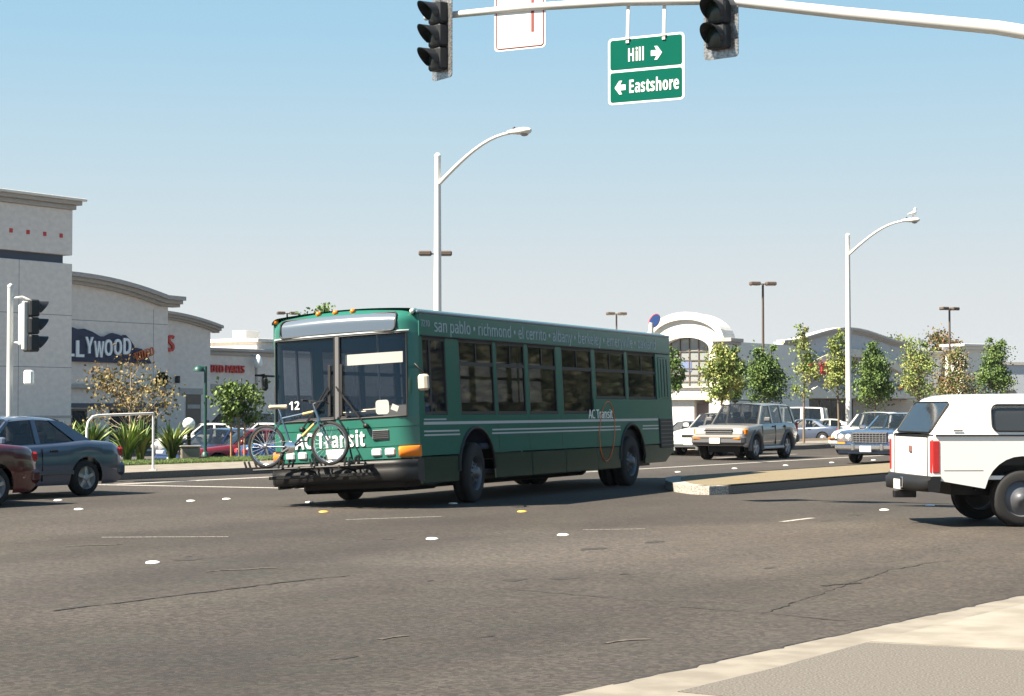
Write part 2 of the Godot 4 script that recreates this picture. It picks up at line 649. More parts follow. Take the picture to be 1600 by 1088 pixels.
	for z in [-0.38, 0.38]:
		for x in S.get("seats", [0.0, -0.95]):
			box(st, Vector3(x - 0.25, bm - 0.1, z), Vector3(0.16, 0.62, 0.5), Basis(Vector3(0, 0, 1), 0.2), 0.05)
			box(st, Vector3(x - 0.33, bm + 0.29, z), Vector3(0.1, 0.17, 0.26), Basis(Vector3(0, 0, 1), 0.15), 0.04)
	done(st, "seats", M.interior, o)
	st = nb()
	box(st, Vector3(g.bw - 0.2, bm - 0.08, 0), Vector3(0.5, 0.12, hw0 * 1.6), Basis.IDENTITY, 0.05)
	tube(st, arc_loop(Vector3(g.bw - 0.6, bm + 0.02, -0.38), 0.18, Vector3(-0.9, 0.45, 0).normalized()), 0.016, 6, false)
	done(st, "dashboard", M.dash, o)
	for a in axles:
		for sgn in [1.0, -1.0]:
			add_wheel(o, Vector3(a, S.wr, sgn * (hw0 - S.get("tw", 0.2) * 0.5 - 0.02)), S.wr, S.get("tw", 0.2), sgn > 0, S.get("style", "alloy"), S.get("rim", "rim_silver"), S.get("steer", 0.0) if a > 0 else 0.0)
	return o


func arc_loop(c: Vector3, r: float, axis: Vector3, n := 18) -> Array:
	var a := axis.cross(Vector3(0, 0, 1)).normalized()
	var b := axis.cross(a).normalized()
	var out := []
	for k in n + 1:
		out.append(c + (a * cos(TAU * k / n) + b * sin(TAU * k / n)) * r)
	return out


func cb(o: Node, called: String, m: String, c: Vector3, s: Vector3, ch := 0.015, b := Basis.IDENTITY) -> MeshInstance3D:
	var st := nb()
	box(st, c, s, b, ch)
	return done(st, called, M[m], o)


func pair(o: Node, called: String, m: String, c: Vector3, s: Vector3, ch := 0.015, yaw := 0.0):
	for sg in [1.0, -1.0]:
		cb(o, called, m, Vector3(c.x, c.y, c.z * sg), s, ch, Basis(Vector3.UP, -yaw * sg))


func side_trim(o: Node, x0: float, x1: float, y: float, hw: float, m := "black_plastic", h := 0.05):
	for sg in [1.0, -1.0]:
		cb(o, "side_moulding", m, Vector3((x0 + x1) * 0.5, y, sg * (hw + 0.006)), Vector3(x1 - x0, h, 0.02), 0.006)


func handles(o: Node, xs: Array, y: float, hw: float, m := "black_plastic"):
	for x in xs:
		for sg in [1.0, -1.0]:
			cb(o, "door_handle", m, Vector3(x, y, sg * (hw + 0.004)), Vector3(0.18, 0.04, 0.04), 0.012)


func door_seams(o: Node, xs: Array, y0: float, y1: float, hw: float):
	for x in xs:
		for sg in [1.0, -1.0]:
			cb(o, "door_seam", "black_plastic", Vector3(x, (y0 + y1) * 0.5, sg * (hw - 0.012)), Vector3(0.012, y1 - y0, 0.03), 0.0)


func mirrors(o: Node, x: float, y: float, hw: float, m: String):
	for sg in [1.0, -1.0]:
		cb(o, "wing_mirror", m, Vector3(x, y, sg * (hw + 0.09)), Vector3(0.09, 0.13, 0.2), 0.03)


func sedan_spec(paint_: String) -> Dictionary:
	return {"L": 4.5, "W": 1.74, "sill": 0.2, "wr": 0.31, "fx": 1.38, "rx": -1.32, "paint": paint_,
		"prof": [[-2.25, 0.83], [-2.15, 0.93], [-1.5, 0.98], [-1.0, 0.95], [0.4, 0.91], [0.85, 0.9], [1.9, 0.78], [2.2, 0.7], [2.25, 0.62]],
		"gh": {"bw": 0.92, "rf": 0.3, "rr": -0.75, "br": -1.48, "roof": 1.4, "hwb": 0.76, "hwr": 0.58, "pillars": [[-1.55, -1.22, -0.86, -0.66], [-0.3, -0.2, -0.28, -0.2], [0.82, 0.93, 0.24, 0.33]]}}


func plain_front(o: Node, S: Dictionary, y: float, lamp := "lamp_clear"):
	var x: float = S.L * 0.5
	pair(o, "headlight", lamp, Vector3(x - 0.06, y, S.W * 0.33), Vector3(0.12, 0.13, 0.3), 0.03, -0.15)
	cb(o, "grille", "black_plastic", Vector3(x - 0.03, y - 0.01, 0), Vector3(0.08, 0.11, S.W * 0.34), 0.02)
	cb(o, "front_bumper", S.get("bumper", S.paint), Vector3(x - 0.03, 0.43, 0), Vector3(0.24, 0.22, S.W * 0.93), 0.06)
	cb(o, "rear_bumper", S.get("bumper", S.paint), Vector3(-x + 0.03, 0.45, 0), Vector3(0.24, 0.24, S.W * 0.93), 0.06)
	cb(o, "licence_plate", "plate", Vector3(x + 0.095, 0.43, 0), Vector3(0.02, 0.15, 0.31), 0.0)
	pair(o, "tail_light", "tail_red", Vector3(-x + 0.05, 0.76, S.W * 0.37), Vector3(0.14, 0.16, 0.28), 0.03, 0.1)
	mirrors(o, S.gh.bw - 0.25, S.gh.roof - 0.42, S.W * 0.5 - 0.02, S.paint)
	handles(o, [-0.55, 0.42], 0.8, S.W * 0.49)
	door_seams(o, [-0.28, 0.78], 0.28, 0.84, S.W * 0.5)


# ------------------------------------------------------------------ figures: tapered bones joined with a smooth minimum, meshed as surface nets
func nets(bones: Array, cell: float, k: float) -> ArrayMesh:
	var lo := Vector3(1e9, 1e9, 1e9)
	var hi := -lo
	for b in bones:
		for e in [[b[0], b[2]], [b[1], b[3]]]:
			lo = lo.min(e[0] - Vector3.ONE * (e[1] + cell * 2.0))
			hi = hi.max(e[0] + Vector3.ONE * (e[1] + cell * 2.0))
	var nx := int((hi.x - lo.x) / cell) + 2
	var ny := int((hi.y - lo.y) / cell) + 2
	var nz := int((hi.z - lo.z) / cell) + 2
	var f := PackedFloat32Array()
	f.resize(nx * ny * nz)
	f.fill(1.0)
	for b in bones:
		var a: Vector3 = b[0]
		var ab: Vector3 = b[1] - a
		var l2 := maxf(ab.length_squared(), 1e-9)
		var m: float = maxf(b[2], b[3]) + k * 2.0 + cell
		var b0 := ((a.min(b[1]) - Vector3.ONE * m - lo) / cell).floor().max(Vector3.ZERO)
		var b1 := ((a.max(b[1]) + Vector3.ONE * m - lo) / cell).ceil()
		for iz in range(int(b0.z), mini(int(b1.z) + 1, nz)):
			for iy in range(int(b0.y), mini(int(b1.y) + 1, ny)):
				for ix in range(int(b0.x), mini(int(b1.x) + 1, nx)):
					var p := lo + Vector3(ix, iy, iz) * cell
					var t := clampf((p - a).dot(ab) / l2, 0.0, 1.0)
					var d: float = (p - a - ab * t).length() - lerpf(b[2], b[3], t)
					var i := (iz * ny + iy) * nx + ix
					var h := clampf(0.5 + 0.5 * (f[i] - d) / k, 0.0, 1.0)
					f[i] = lerpf(f[i], d, h) - k * h * (1.0 - h)
	var st := SurfaceTool.new()
	st.begin(Mesh.PRIMITIVE_TRIANGLES)
	st.set_smooth_group(0)
	var vid := {}
	var vp := []
	var step := [1, nx, nx * ny]
	for iz in nz - 1:
		for iy in ny - 1:
			for ix in nx - 1:
				var i := (iz * ny + iy) * nx + ix
				var sum := Vector3.ZERO
				var c := 0
				for e in 12:
					var ax := e / 4
					var q := e % 4
					var u := (ax + 1) % 3
					var v := (ax + 2) % 3
					var o := Vector3.ZERO
					o[u] = q & 1
					o[v] = q >> 1
					var j: int = i + int(o.x) + int(o.y) * nx + int(o.z) * nx * ny
					var fa := f[j]
					var fb := f[j + step[ax]]
					if (fa < 0.0) != (fb < 0.0):
						o[ax] = fa / (fa - fb)
						sum += o
						c += 1
				if c:
					vid[i] = vp.size()
					vp.append(lo + (Vector3(ix, iy, iz) + sum / c) * cell)
	for i in vid:
		for ax in 3:
			var u := (ax + 1) % 3
			var v := (ax + 2) % 3
			var fa := f[i]
			var fb := f[i + step[ax]]
			if (fa < 0.0) == (fb < 0.0):
				continue
			var q := [i, i - step[u], i - step[u] - step[v], i - step[v]]
			if q.any(func(w): return not vid.has(w)):
				continue
			var out := Vector3.ZERO
			out[ax] = 1.0 if fa < 0.0 else -1.0
			fq(st, vp[vid[q[0]]], vp[vid[q[1]]], vp[vid[q[2]]], vp[vid[q[3]]], out)
	return mesh_of(st)


# A seated driver. x forward, origin at the hip point.
func person(label: String, xf: Transform3D, shirt: String, reach := Vector3(0.5, 0.42, 0.2)) -> Node3D:
	var o := thing("person", label, "person", Vector3.ZERO, 0.0, "")
	o.transform = xf
	if not meshes.has("torso"):
		var bd := [[Vector3(0, 0.02, -0.08), Vector3(0, 0.02, 0.08), 0.13, 0.13], [Vector3(0, 0.05, 0), Vector3(-0.08, 0.42, 0), 0.14, 0.15], [Vector3(-0.08, 0.4, -0.13), Vector3(-0.08, 0.4, 0.13), 0.1, 0.1]]
		for s in [-1.0, 1.0]:
			var sh := Vector3(-0.08, 0.43, 0.19 * s)
			var el := Vector3(0.17, 0.2, 0.27 * s)
			var wr := Vector3(reach.x - 0.1, reach.y - 0.03, reach.z * s)
			bd += [[sh, el, 0.07, 0.05], [el, el.lerp(wr, 0.55), 0.055, 0.045]]
		meshes.torso = nets(bd, 0.02, 0.04)
		var legs := []
		for s in [-1.0, 1.0]:
			var kn := Vector3(0.43, 0.06, 0.13 * s)
			legs += [[Vector3(0, 0, 0.09 * s), kn, 0.1, 0.07], [kn, kn + Vector3(0.12, -0.4, 0), 0.065, 0.045], [kn + Vector3(0.12, -0.41, 0), kn + Vector3(0.3, -0.43, 0), 0.045, 0.035]]
		meshes.legs = nets(legs, 0.02, 0.03)
		var hd := Vector3(-0.05, 0.7, 0)
		meshes.head = nets([[Vector3(-0.07, 0.48, 0), hd + Vector3(-0.01, -0.08, 0), 0.055, 0.05], [hd + Vector3(-0.015, 0.02, 0), hd + Vector3(0.015, 0.0, 0), 0.092, 0.088], [hd + Vector3(0.03, -0.03, 0), hd + Vector3(0.055, -0.085, 0), 0.062, 0.04], [hd + Vector3(0.1, 0.0, 0), hd + Vector3(0.118, -0.03, 0), 0.01, 0.016], [hd + Vector3(0.0, 0.0, -0.088), hd + Vector3(-0.01, -0.04, -0.09), 0.015, 0.012], [hd + Vector3(0.0, 0.0, 0.088), hd + Vector3(-0.01, -0.04, 0.09), 0.015, 0.012], [hd + Vector3(0.088, -0.062, -0.02), hd + Vector3(0.088, -0.062, 0.02), 0.012, 0.012]], 0.009, 0.012)
		meshes.hair = nets([[hd + Vector3(-0.04, 0.05, 0), hd + Vector3(0.02, 0.07, 0), 0.092, 0.072], [hd + Vector3(-0.06, 0.0, -0.03), hd + Vector3(-0.06, 0.0, 0.03), 0.075, 0.075]], 0.011, 0.02)
		var arms := []
		for s in [-1.0, 1.0]:
			var el := Vector3(0.17, 0.2, 0.27 * s)
			var wr := Vector3(reach.x - 0.1, reach.y - 0.03, reach.z * s)
			arms += [[el.lerp(wr, 0.5), wr, 0.038, 0.027], [wr, wr + Vector3(0.06, 0.02, -0.01 * s), 0.03, 0.034]]
			for k in 4:
				var b0: Vector3 = wr + Vector3(0.07, 0.035 - 0.02 * k, -0.01 * s)
				var b1 := b0 + Vector3(0.04, 0.005, -0.01 * s)
				arms += [[b0, b1, 0.009, 0.009], [b1, b1 + Vector3(-0.008, -0.03 + 0.003 * k, -0.012 * s), 0.009, 0.008]]
			arms += [[wr + Vector3(0.03, 0.02, -0.025 * s), wr + Vector3(0.07, 0.035, -0.045 * s), 0.011, 0.009]]
		meshes.arms = nets(arms, 0.007, 0.008)
	var body := put("body", meshes.torso, M[shirt], o)
	put("trousers", meshes.legs, M.trousers, o)
	var h := put("head", meshes.head, M.skin, o)
	put("hair", meshes.hair, M.hair, h)
	put("forearms", meshes.arms, M.skin, o)
	return o


# ------------------------------------------------------------------ the bus: x forward from the front face, z to its right, y up
const HB := 1.295
const BUS_LEN := 12.08
var BUS_AT := Vector3(-2.65, 0, -29.9)
var BUS_TURN := atan2(-0.9137, -0.4065)
var LEAN := Transform3D(Basis(Vector3(1, 0, 0), 0.053), Vector3.ZERO)


func bx(z: float, y: float) -> float:
	var a := absf(z) / HB
	var x := -0.06 * a * a - 0.2 * pow(clampf((absf(z) - 1.0) / (HB - 1.0), 0, 1), 2.4)
	return x - 0.075 * maxf(0.0, y - 1.37)


func head_y(y: float, z: float) -> float:
	var a := absf(z)
	var yt := 3.045 + 0.05 * (1.0 - pow(a / 1.155, 2.0))
	if a > 1.155:
		yt = 2.945 + 0.1 * sqrt(maxf(0.0, 1.0 - pow((a - 1.155) / 0.14, 2.0)))
	return 2.66 + (y - 2.66) * (yt - 2.66) / 0.42


func mask(st, y0, y1, z0, z1, off := 0.0, nz := 16, ny := 2, roll_top := false):
	var g := []
	for i in ny + 1:
		var y: float = lerpf(y0, y1, float(i) / ny)
		var r := []
		for j in nz + 1:
			var z: float = lerpf(z0, z1, float(j) / nz)
			var x := bx(z, y) + off
			if roll_top:
				var q := clampf((y - 2.86) / 0.2, 0, 1)
				x -= 0.22 * q * q
			r.append(Vector3(x, head_y(y, z) if roll_top else y, z))
		g.append(r)
	soft(st)
	for i in ny:
		for j in nz:
			fq(st, g[i][j], g[i][j + 1], g[i + 1][j + 1], g[i + 1][j], Vector3(1, 0, (g[i][j].z + g[i][j + 1].z) * 0.3))
	flat(st)


func build_bus() -> Node3D:
	var o := thing("city_bus", "green city transit bus with a bicycle on its front rack, turning across the road", "bus", BUS_AT, BUS_TURN)
	var gp: Material = M.bus_green
	var st: SurfaceTool
	# --- sides
	var tall := [[1.79, 3.13, 1.37], [3.24, 4.44, 1.37], [4.59, 5.85, 1.37], [6.13, 7.61, 1.37], [7.78, 9.39, 1.65], [9.54, 11.17, 1.65]]
	for sg in [-1.0, 1.0]:
		var wins: Array = tall.duplicate()
		if sg < 0:
			wins.push_front([0.46, 1.3, 1.37])
		else:
			wins.push_front([0.5, 1.5, 0.5])
		var z0: float = sg * (HB - 0.05)
		var z1: float = sg * HB
		st = nb()
		var low := [Vector2(-0.255, 0.74)]
		for ax in [2.3, 9.58]:
			for k in 15:
				var a := PI * k / 14.0
				low.append(Vector2(-(ax - 0.68 * cos(a)), maxf(0.74, 0.5 + 0.68 * sin(a))))
		low += [Vector2(-BUS_LEN, 0.74), Vector2(-BUS_LEN, 1.37), Vector2(-0.255, 1.37)]
		prism(st, low, z0, z1)
		prism(st, [Vector2(-7.61, 1.37), Vector2(-BUS_LEN, 1.37), Vector2(-BUS_LEN, 1.65), Vector2(-7.61, 1.65)], z0, z1)
		var t := 0.46 if sg < 0 else 0.5
		prism(st, [Vector2(-0.255, 1.37), Vector2(-t, 1.37), Vector2(-t, 2.6), Vector2(-0.35, 2.6)], z0, z1 - 0.003 * sg)
		for w in wins:
			if w[0] - t > 0.01:
				prism(st, [Vector2(-t, maxf(1.37, 1.65 if t > 7.6 else 1.37)), Vector2(-w[0], 1.65 if w[0] > 7.7 else 1.37), Vector2(-w[0], 2.6), Vector2(-t, 2.6)], z0, z1 - 0.012 * sg)
			t = w[1]
		prism(st, [Vector2(-t, 1.65), Vector2(-BUS_LEN, 1.65), Vector2(-BUS_LEN, 2.6), Vector2(-t, 2.6)], z0, z1)
		done(st, "side_panel", gp, o, LEAN)
		st = nb()
		prism(st, [Vector2(-0.35, 2.6), Vector2(-BUS_LEN, 2.6), Vector2(-BUS_LEN, 2.95), Vector2(-0.38, 2.95)], z0, sg * (HB + 0.012))
		done(st, "destination_band", gp, o, LEAN)
		st = nb()
		box(st, Vector3(-6.2, 2.975, sg * (HB + 0.0)), Vector3(11.75, 0.05, 0.05), Basis.IDENTITY, 0.015)
		done(st, "roof_rail", M.roof_rail, o, LEAN)
		# skirt panels below the body, each on its own hinges
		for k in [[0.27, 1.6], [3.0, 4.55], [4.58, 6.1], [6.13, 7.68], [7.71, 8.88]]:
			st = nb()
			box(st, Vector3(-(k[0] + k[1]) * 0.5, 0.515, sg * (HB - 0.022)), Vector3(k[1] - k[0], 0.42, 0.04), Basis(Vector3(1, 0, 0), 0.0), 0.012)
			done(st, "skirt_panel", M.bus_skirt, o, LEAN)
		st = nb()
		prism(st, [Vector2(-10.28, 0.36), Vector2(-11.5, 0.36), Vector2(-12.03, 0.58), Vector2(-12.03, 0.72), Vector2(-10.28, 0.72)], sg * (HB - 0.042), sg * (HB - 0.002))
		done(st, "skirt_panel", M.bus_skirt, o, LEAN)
		# wheel arch lips
		for ax in [2.3, 9.58]:
			var pts := []
			for k in 17:
				var a := PI * k / 16.0
				pts.append(Vector3(-(ax + 0.69 * cos(a)), 0.47 + 0.69 * sin(a), sg * (HB - 0.005)))
			st = nb()
			tube(st, pts, 0.035, 6)
			done(st, "arch_lip", M.black_plastic, o, LEAN)
			st = nb()
			var arch := [Vector2(-ax - 0.66, 0.4)]
			for k in 13:
				var a := PI * k / 12.0
				arch.append(Vector2(-ax - 0.66 * cos(a), 0.5 + 0.66 * sin(a)))
			arch.append(Vector2(-ax + 0.66, 0.4))
			prism(st, arch, sg * 0.84, sg * 0.86)
			done(st, "wheel_well", M.interior, o, LEAN)
		# windows
		for i in wins.size():
			var w = wins[i]
			var tt: float = w[0]
			var t1: float = w[1]
			var y0: float = w[2] + 0.005
			var zf: float = sg * (HB - 0.03)
			st = nb()
			var fr := 0.035
			for e in [[tt, t1, y0, y0 + fr * 1.4], [tt, t1, 2.6 - fr * 1.6, 2.6], [tt, tt + fr, y0, 2.6], [t1 - fr, t1, y0, 2.6]]:
				box(st, Vector3(-(e[0] + e[1]) * 0.5, (e[2] + e[3]) * 0.5, zf), Vector3(e[1] - e[0], e[3] - e[2], 0.03))
			if i > 0:
				box(st, Vector3(-(tt + t1) * 0.5, 2.2, zf), Vector3(t1 - tt - fr * 2.0, 0.06, 0.03))
				box(st, Vector3(-(tt + t1) * 0.5, 2.38, zf), Vector3(0.035, 0.3, 0.024))
			if i == 0:
				box(st, Vector3(-(tt + (0.28 if sg < 0 else 0.5)), (y0 + 2.6) * 0.5, zf), Vector3(0.05, 2.55 - y0, 0.026))
			var f := done(st, "entrance_door" if i == 0 and sg > 0 else "window", M.black_plastic, o, LEAN)
			st = nb()
			var q := -(tt + t1) * 0.5
			box(st, Vector3(q, (y0 + 2.6) * 0.5, sg * (HB - 0.036)), Vector3(t1 - tt - 0.02, 2.58 - y0, 0.006))
			done(st, "pane", M.glass_front if i == 0 else M.glass_bus, f)
	# panel seams and the drip rail over the windows
	for sg in [-1.0, 1.0]:
		for t in [3.2, 4.5, 5.98, 7.69, 11.19]:
			st = nb()
			box(st, Vector3(-t, 1.055, sg * (HB + 0.0005)), Vector3(0.008, 0.6, 0.004))
			done(st, "panel_seam", M.black_plastic, o, LEAN)
		st = nb()
		box(st, Vector3(-6.2, 2.604, sg * (HB + 0.018)), Vector3(11.6, 0.022, 0.03), Basis.IDENTITY, 0.006)
		done(st, "drip_rail", M.black_plastic, o, LEAN)
	# white stripes, lettering, orange oval on the street side
	for sg in [-1.0, 1.0]:
		for e in [[1.24, 0.045, 0.4, 11.15], [1.115, 0.025, 0.4, 1.66], [1.115, 0.025, 2.94, 8.94], [1.115, 0.025, 10.22, 11.15], [1.055, 0.025, 0.4, 1.68], [1.055, 0.025, 2.92, 8.96], [1.055, 0.025, 10.2, 11.15], [1.3, 0.02, 0.42, 1.2]]:
			st = nb()
			box(st, Vector3(-(e[2] + e[3]) * 0.5, e[0], sg * (HB + 0.002)), Vector3(e[3] - e[2], e[1], 0.004))
			done(st, "stripe", M.bus_stripe, o, LEAN)
	var face_left := Basis(Vector3(-1, 0, 0), Vector3(0, 1, 0), Vector3(0, 0, -1))
	var words := "san pablo • richmond • el cerrito • albany • berkeley • emeryville • oakland"
	var wr := writing("lettering", words, 0.2, M.bus_letter, o, Transform3D.IDENTITY, 0.008, false)
	var wl: float = wr.mesh.get_aabb().size.x
	wr.transform = LEAN * Transform3D(face_left * Basis.from_scale(Vector3(10.3 / wl, 1, 1)), Vector3(-6.05, 2.775, -(HB + 0.014)))
	writing("fleet_number", "7210", 0.1, M.bus_letter, o, LEAN * Transform3D(face_left, Vector3(-0.58, 2.8, -(HB + 0.014))), 0.008, false)
	var at := writing("lettering", "AC Transit", 0.17, M.sign_white, o, Transform3D.IDENTITY, 0.008, false)
	at.transform = LEAN * Transform3D(face_left * Basis.from_scale(Vector3(1.25 / at.mesh.get_aabb().size.x, 1, 1)), Vector3(-7.93, 1.36, -(HB + 0.004)))
	var ov := []
	for k in 37:
		var a := TAU * k / 36.0
		ov.append(Vector3(-8.22 + 0.4 * cos(a) - 0.12 * sin(a), 1.03 + 0.57 * sin(a), -(HB + 0.003)))
	st = nb()
	tube(st, ov, 0.012, 4, false)
	done(st, "oval_emblem", M.sign_orange, o, LEAN)
	# --- roof
	st = nb()
	soft(st)
	var rs := []
	for x in [-0.3, -0.5, -3.0, -6.0, -9.0, -11.7, -11.95, -BUS_LEN]:
		var dy := 0.05 if x < -11.99 else 0.0
		var r := []
		for k in 5:
			var a := PI / 2.0 * k / 4.0
			r.append(Vector3(x, 2.94 + 0.1 * sin(a) - dy, HB - 0.14 + 0.14 * cos(a)))
		for k in range(1, 6):
			var z := (HB - 0.14) * (1.0 - k / 5.0)
			r.append(Vector3(x, 3.04 + 0.05 * (1.0 - pow(z / (HB - 0.14), 2.0)) - dy, z))
		for k in range(r.size() - 2, -1, -1):
			r.append(Vector3(x, r[k].y, -r[k].z))
		rs.append(r)
	rings(st, rs, false)
	done(st, "roof", gp, o, LEAN)
	# --- rear wall
	st = nb()
	box(st, Vector3(-BUS_LEN + 0.02, 1.75, 0), Vector3(0.06, 2.5, HB * 2.0 - 0.02), Basis.IDENTITY, 0.02)
	done(st, "rear_wall", gp, o, LEAN)
	st = nb()
	box(st, Vector3(-BUS_LEN - 0.04, 0.62, 0), Vector3(0.16, 0.26, HB * 2.0 - 0.1), Basis.IDENTITY, 0.04)
	done(st, "rear_bumper", M.black_plastic, o, LEAN)
	for sg in [-1.0, 1.0]:
		var v := cb(o, "engine_vent", "black_plastic", Vector3(-11.62, 0.95, sg * (HB + 0.004)), Vector3(0.8, 0.6, 0.03), 0.01)
		v.transform = LEAN
		for k in 7:
			var sl := cb(v, "louver", "grey_plastic", Vector3(-11.62, 0.71 + k * 0.08, sg * (HB + 0.022)), Vector3(0.74, 0.02, 0.012), 0.0)
		var v2 := cb(o, "upper_vent", "bus_green", Vector3(-11.62, 2.1, sg * (HB + 0.004)), Vector3(0.62, 0.85, 0.02), 0.01)
		v2.transform = LEAN
		for k in 3:
			cb(v2, "slat", "black_plastic", Vector3(-11.44 - k * 0.18, 2.1, sg * (HB + 0.016)), Vector3(0.03, 0.78, 0.01), 0.0)
		var tl := cb(o, "tail_light", "tail_red", Vector3(-BUS_LEN - 0.03, 1.2, sg * 1.15), Vector3(0.05, 0.3, 0.16), 0.02)
		tl.transform = LEAN
	# --- front mask
	st = nb()
	mask(st, 0.72, 0.905, -HB, HB, 0, 30, 1)
	mask(st, 0.915, 1.2, -HB, HB, 0, 30, 2)
	mask(st, 1.21, 1.37, -HB, HB, 0, 30, 1)
	mask(st, 2.66, 3.08, -HB, HB, 0.0, 30, 10, true)
	for sg in [-1.0, 1.0]:
		mask(st, 1.37, 2.66, sg * 1.17, sg * HB, 0.0, 6, 4)
	done(st, "front_mask", gp, o, LEAN)
	st = nb()
	mask(st, 0.73, 1.36, -HB + 0.03, HB - 0.03, -0.02, 24, 1)
	done(st, "mask_backing", M.black_plastic, o, LEAN)
	for sg in [-1.0, 1.0]:
		st = nb()
		mask(st, 1.385, 2.65, sg * 0.04, sg * 1.165, -0.012, 14, 4)
		var ws := done(st, "windshield", M.glass_front, o, LEAN)
		st = nb()
		for e in [[1.365, sg], [2.655, sg]]:
			var pts := []
			for j in 12:
				var z: float = sg * lerpf(0.04, 1.17, j / 11.0)
				pts.append(Vector3(bx(z, e[0]) + 0.004, e[0], z))
			tube(st, pts, 0.014, 5)
		for z in [sg * 0.045, sg * 1.17]:
			tube(st, [Vector3(bx(z, 1.37) + 0.004, 1.37, z), Vector3(bx(z, 2.66) + 0.004, 2.66, z)], 0.016, 5)
		done(st, "gasket", M.black_plastic, ws)
	st = nb()
	bar(st, Vector3(0.0, 1.37, 0), Vector3(bx(0, 2.66) + 0.0, 2.66, 0), 0.07, 0.03, Vector3(0, 0, 1))
	done(st, "centre_pillar", M.grey_plastic, o, LEAN)
	st = nb()
	var tp := []
	for j in 22:
		var z: float = lerpf(-1.2, 1.2, j / 21.0)
		tp.append(Vector3(bx(z, 2.68) + 0.006, 2.685, z))
	tube(st, tp, 0.016, 6)
	done(st, "trim_strip", M.bus_stripe, o, LEAN)
	# destination sign: dark glass with rounded ends in a black gasket
	st = nb()
	mask(st, 2.715, 2.985, -1.0, 1.02, -0.002, 20, 8, true)
	var ds := done(st, "destination_sign", M.sign_glass, o, LEAN * Transform3D(Basis.IDENTITY, Vector3(0.012, 0, 0)))
	var edge := []
	for p in rounded(-1.02, 2.7, 1.04, 3.0, 0.07, 4):
		var q := clampf((p.y - 2.86) / 0.2, 0, 1)
		edge.append(Vector3(bx(p.x, p.y) - 0.22 * q * q + 0.012, head_y(p.y, p.x), p.x))
	edge.append(edge[0])
	st = nb()
	tube(st, edge, 0.016, 6, false)
	done(st, "gasket", M.black_plastic, ds)
	for z in [1.24, 0.42, 0.11, -0.2, -1.22]:
		st = nb()
		lathe(st, [Vector2(0.045, 0), Vector2(0.042, 0.03), Vector2(0.025, 0.05), Vector2(0, 0.055)], Transform3D(Basis(Vector3(0, 0, 1), -0.9), Vector3(bx(z, 3.04) - (0.16 if absf(z) < 1 else 0.06), 3.045 if absf(z) < 1.0 else 2.98, z)), 10)
		done(st, "marker_light", M.amber if z > -1 else M.lamp_clear, o, LEAN)
	# lamps
	for sg in [-1.0, 1.0]:
		for z in [0.66, 0.885]:
			var hl := cb(o, "headlight", "lamp_clear", Vector3(bx(z, 0.8) + 0.0, 0.825, z * sg), Vector3(0.06, 0.115, 0.17), 0.02, Basis(Vector3.UP, -0.12 * sg))
			hl.transform = LEAN
		st = nb()
		var r2 := []
		for j in 8:
			var z: float = sg * lerpf(1.03, 1.285, j / 7.0)
			var x := bx(z, 0.8)
			var c := []
			for e in [[0.015, 0.735], [0.045, 0.75], [0.045, 0.89], [0.015, 0.905], [-0.03, 0.905], [-0.03, 0.735]]:
				c.append(Vector3(x + e[0], e[1], z + sg * 0.02))
			r2.append(c)
		soft(st)
		rings(st, r2, true, true)
		done(st, "turn_signal", M.amber, o, LEAN)
	var gr := cb(o, "fascia_grille", "grey_plastic", Vector3(bx(0.74, 1.1) + 0.005, 1.095, -0.74), Vector3(0.03, 0.15, 0.28), 0.01, Basis(Vector3.UP, 0.08))
	gr.transform = LEAN
	for k in 5:
		cb(gr, "louver", "black_plastic", Vector3(bx(0.74, 1.1) + 0.024, 1.04 + k * 0.028, -0.74), Vector3(0.006, 0.01, 0.25), 0.0, Basis(Vector3.UP, 0.08))
	var lp := cb(o, "licence_plate", "plate", Vector3(0.015, 0.83, 0.06), Vector3(0.02, 0.15, 0.31), 0.0)
	lp.transform = LEAN
	var face_front := Basis(Vector3(0, 0, -1), Vector3(0, 1, 0), Vector3(1, 0, 0))
	var ft_ := writing("lettering", "AC Transit", 0.24, M.sign_white, o, Transform3D.IDENTITY, 0.02)
	ft_.transform = LEAN * Transform3D(face_front * Basis.from_scale(Vector3(1.24 / ft_.mesh.get_aabb().size.x, 1, 1)), Vector3(0.0, 1.045, 0.15))
	writing("run_number", "12", 0.13, M.sign_white, o, LEAN * Transform3D(face_front, Vector3(-0.03, 1.62, 0.78)), 0.008)
	# bumper
	st = nb()
	rs = []
	for j in 25:
		var z: float = lerpf(-HB, HB, j / 24.0)
		var x := bx(z, 0.5)
		var c := []
		for e in [[-0.1, 0.36], [0.08, 0.36], [0.12, 0.4], [0.13, 0.56], [0.1, 0.6], [0.12, 0.63], [0.1, 0.7], [-0.1, 0.7]]:
			c.append(Vector3(x + e[0], e[1], z))
		rs.append(c)
	soft(st)
	rings(st, rs, true, true)
	done(st, "front_bumper", M.black_plastic, o, LEAN)
	# wipers
	for e in [[-0.52, 1.24, -0.03, 1.83, -0.08], [0.62, 1.24, 0.12, 1.83, 0.13]]:
		st = nb()
		var p0 := Vector3(bx(e[0], 1.2) + 0.05, e[1], e[0])
		var p1 := Vector3(bx(e[2], 1.9) + 0.05, e[3], e[2])
		bar(st, p0, p1, 0.025, 0.02)
		bar(st, p0 + Vector3(0, 0.05, 0.04 * signf(-e[0])), p1 + Vector3(0, 0.05, 0.03), 0.02, 0.02)
		bar(st, Vector3(bx(e[4], 1.45) + 0.02, 1.42, e[4]), Vector3(bx(e[4], 2.3) + 0.02, 2.22, e[4]), 0.05, 0.03, Vector3(0, 0, 1))
		lathe(st, [Vector2(0.04, -0.03), Vector2(0.04, 0.03), Vector2(0, 0.035)], Transform3D(Basis(Vector3(0, 0, 1), -PI / 2), p0), 10)
		done(st, "wiper", M.black_plastic, o, LEAN)
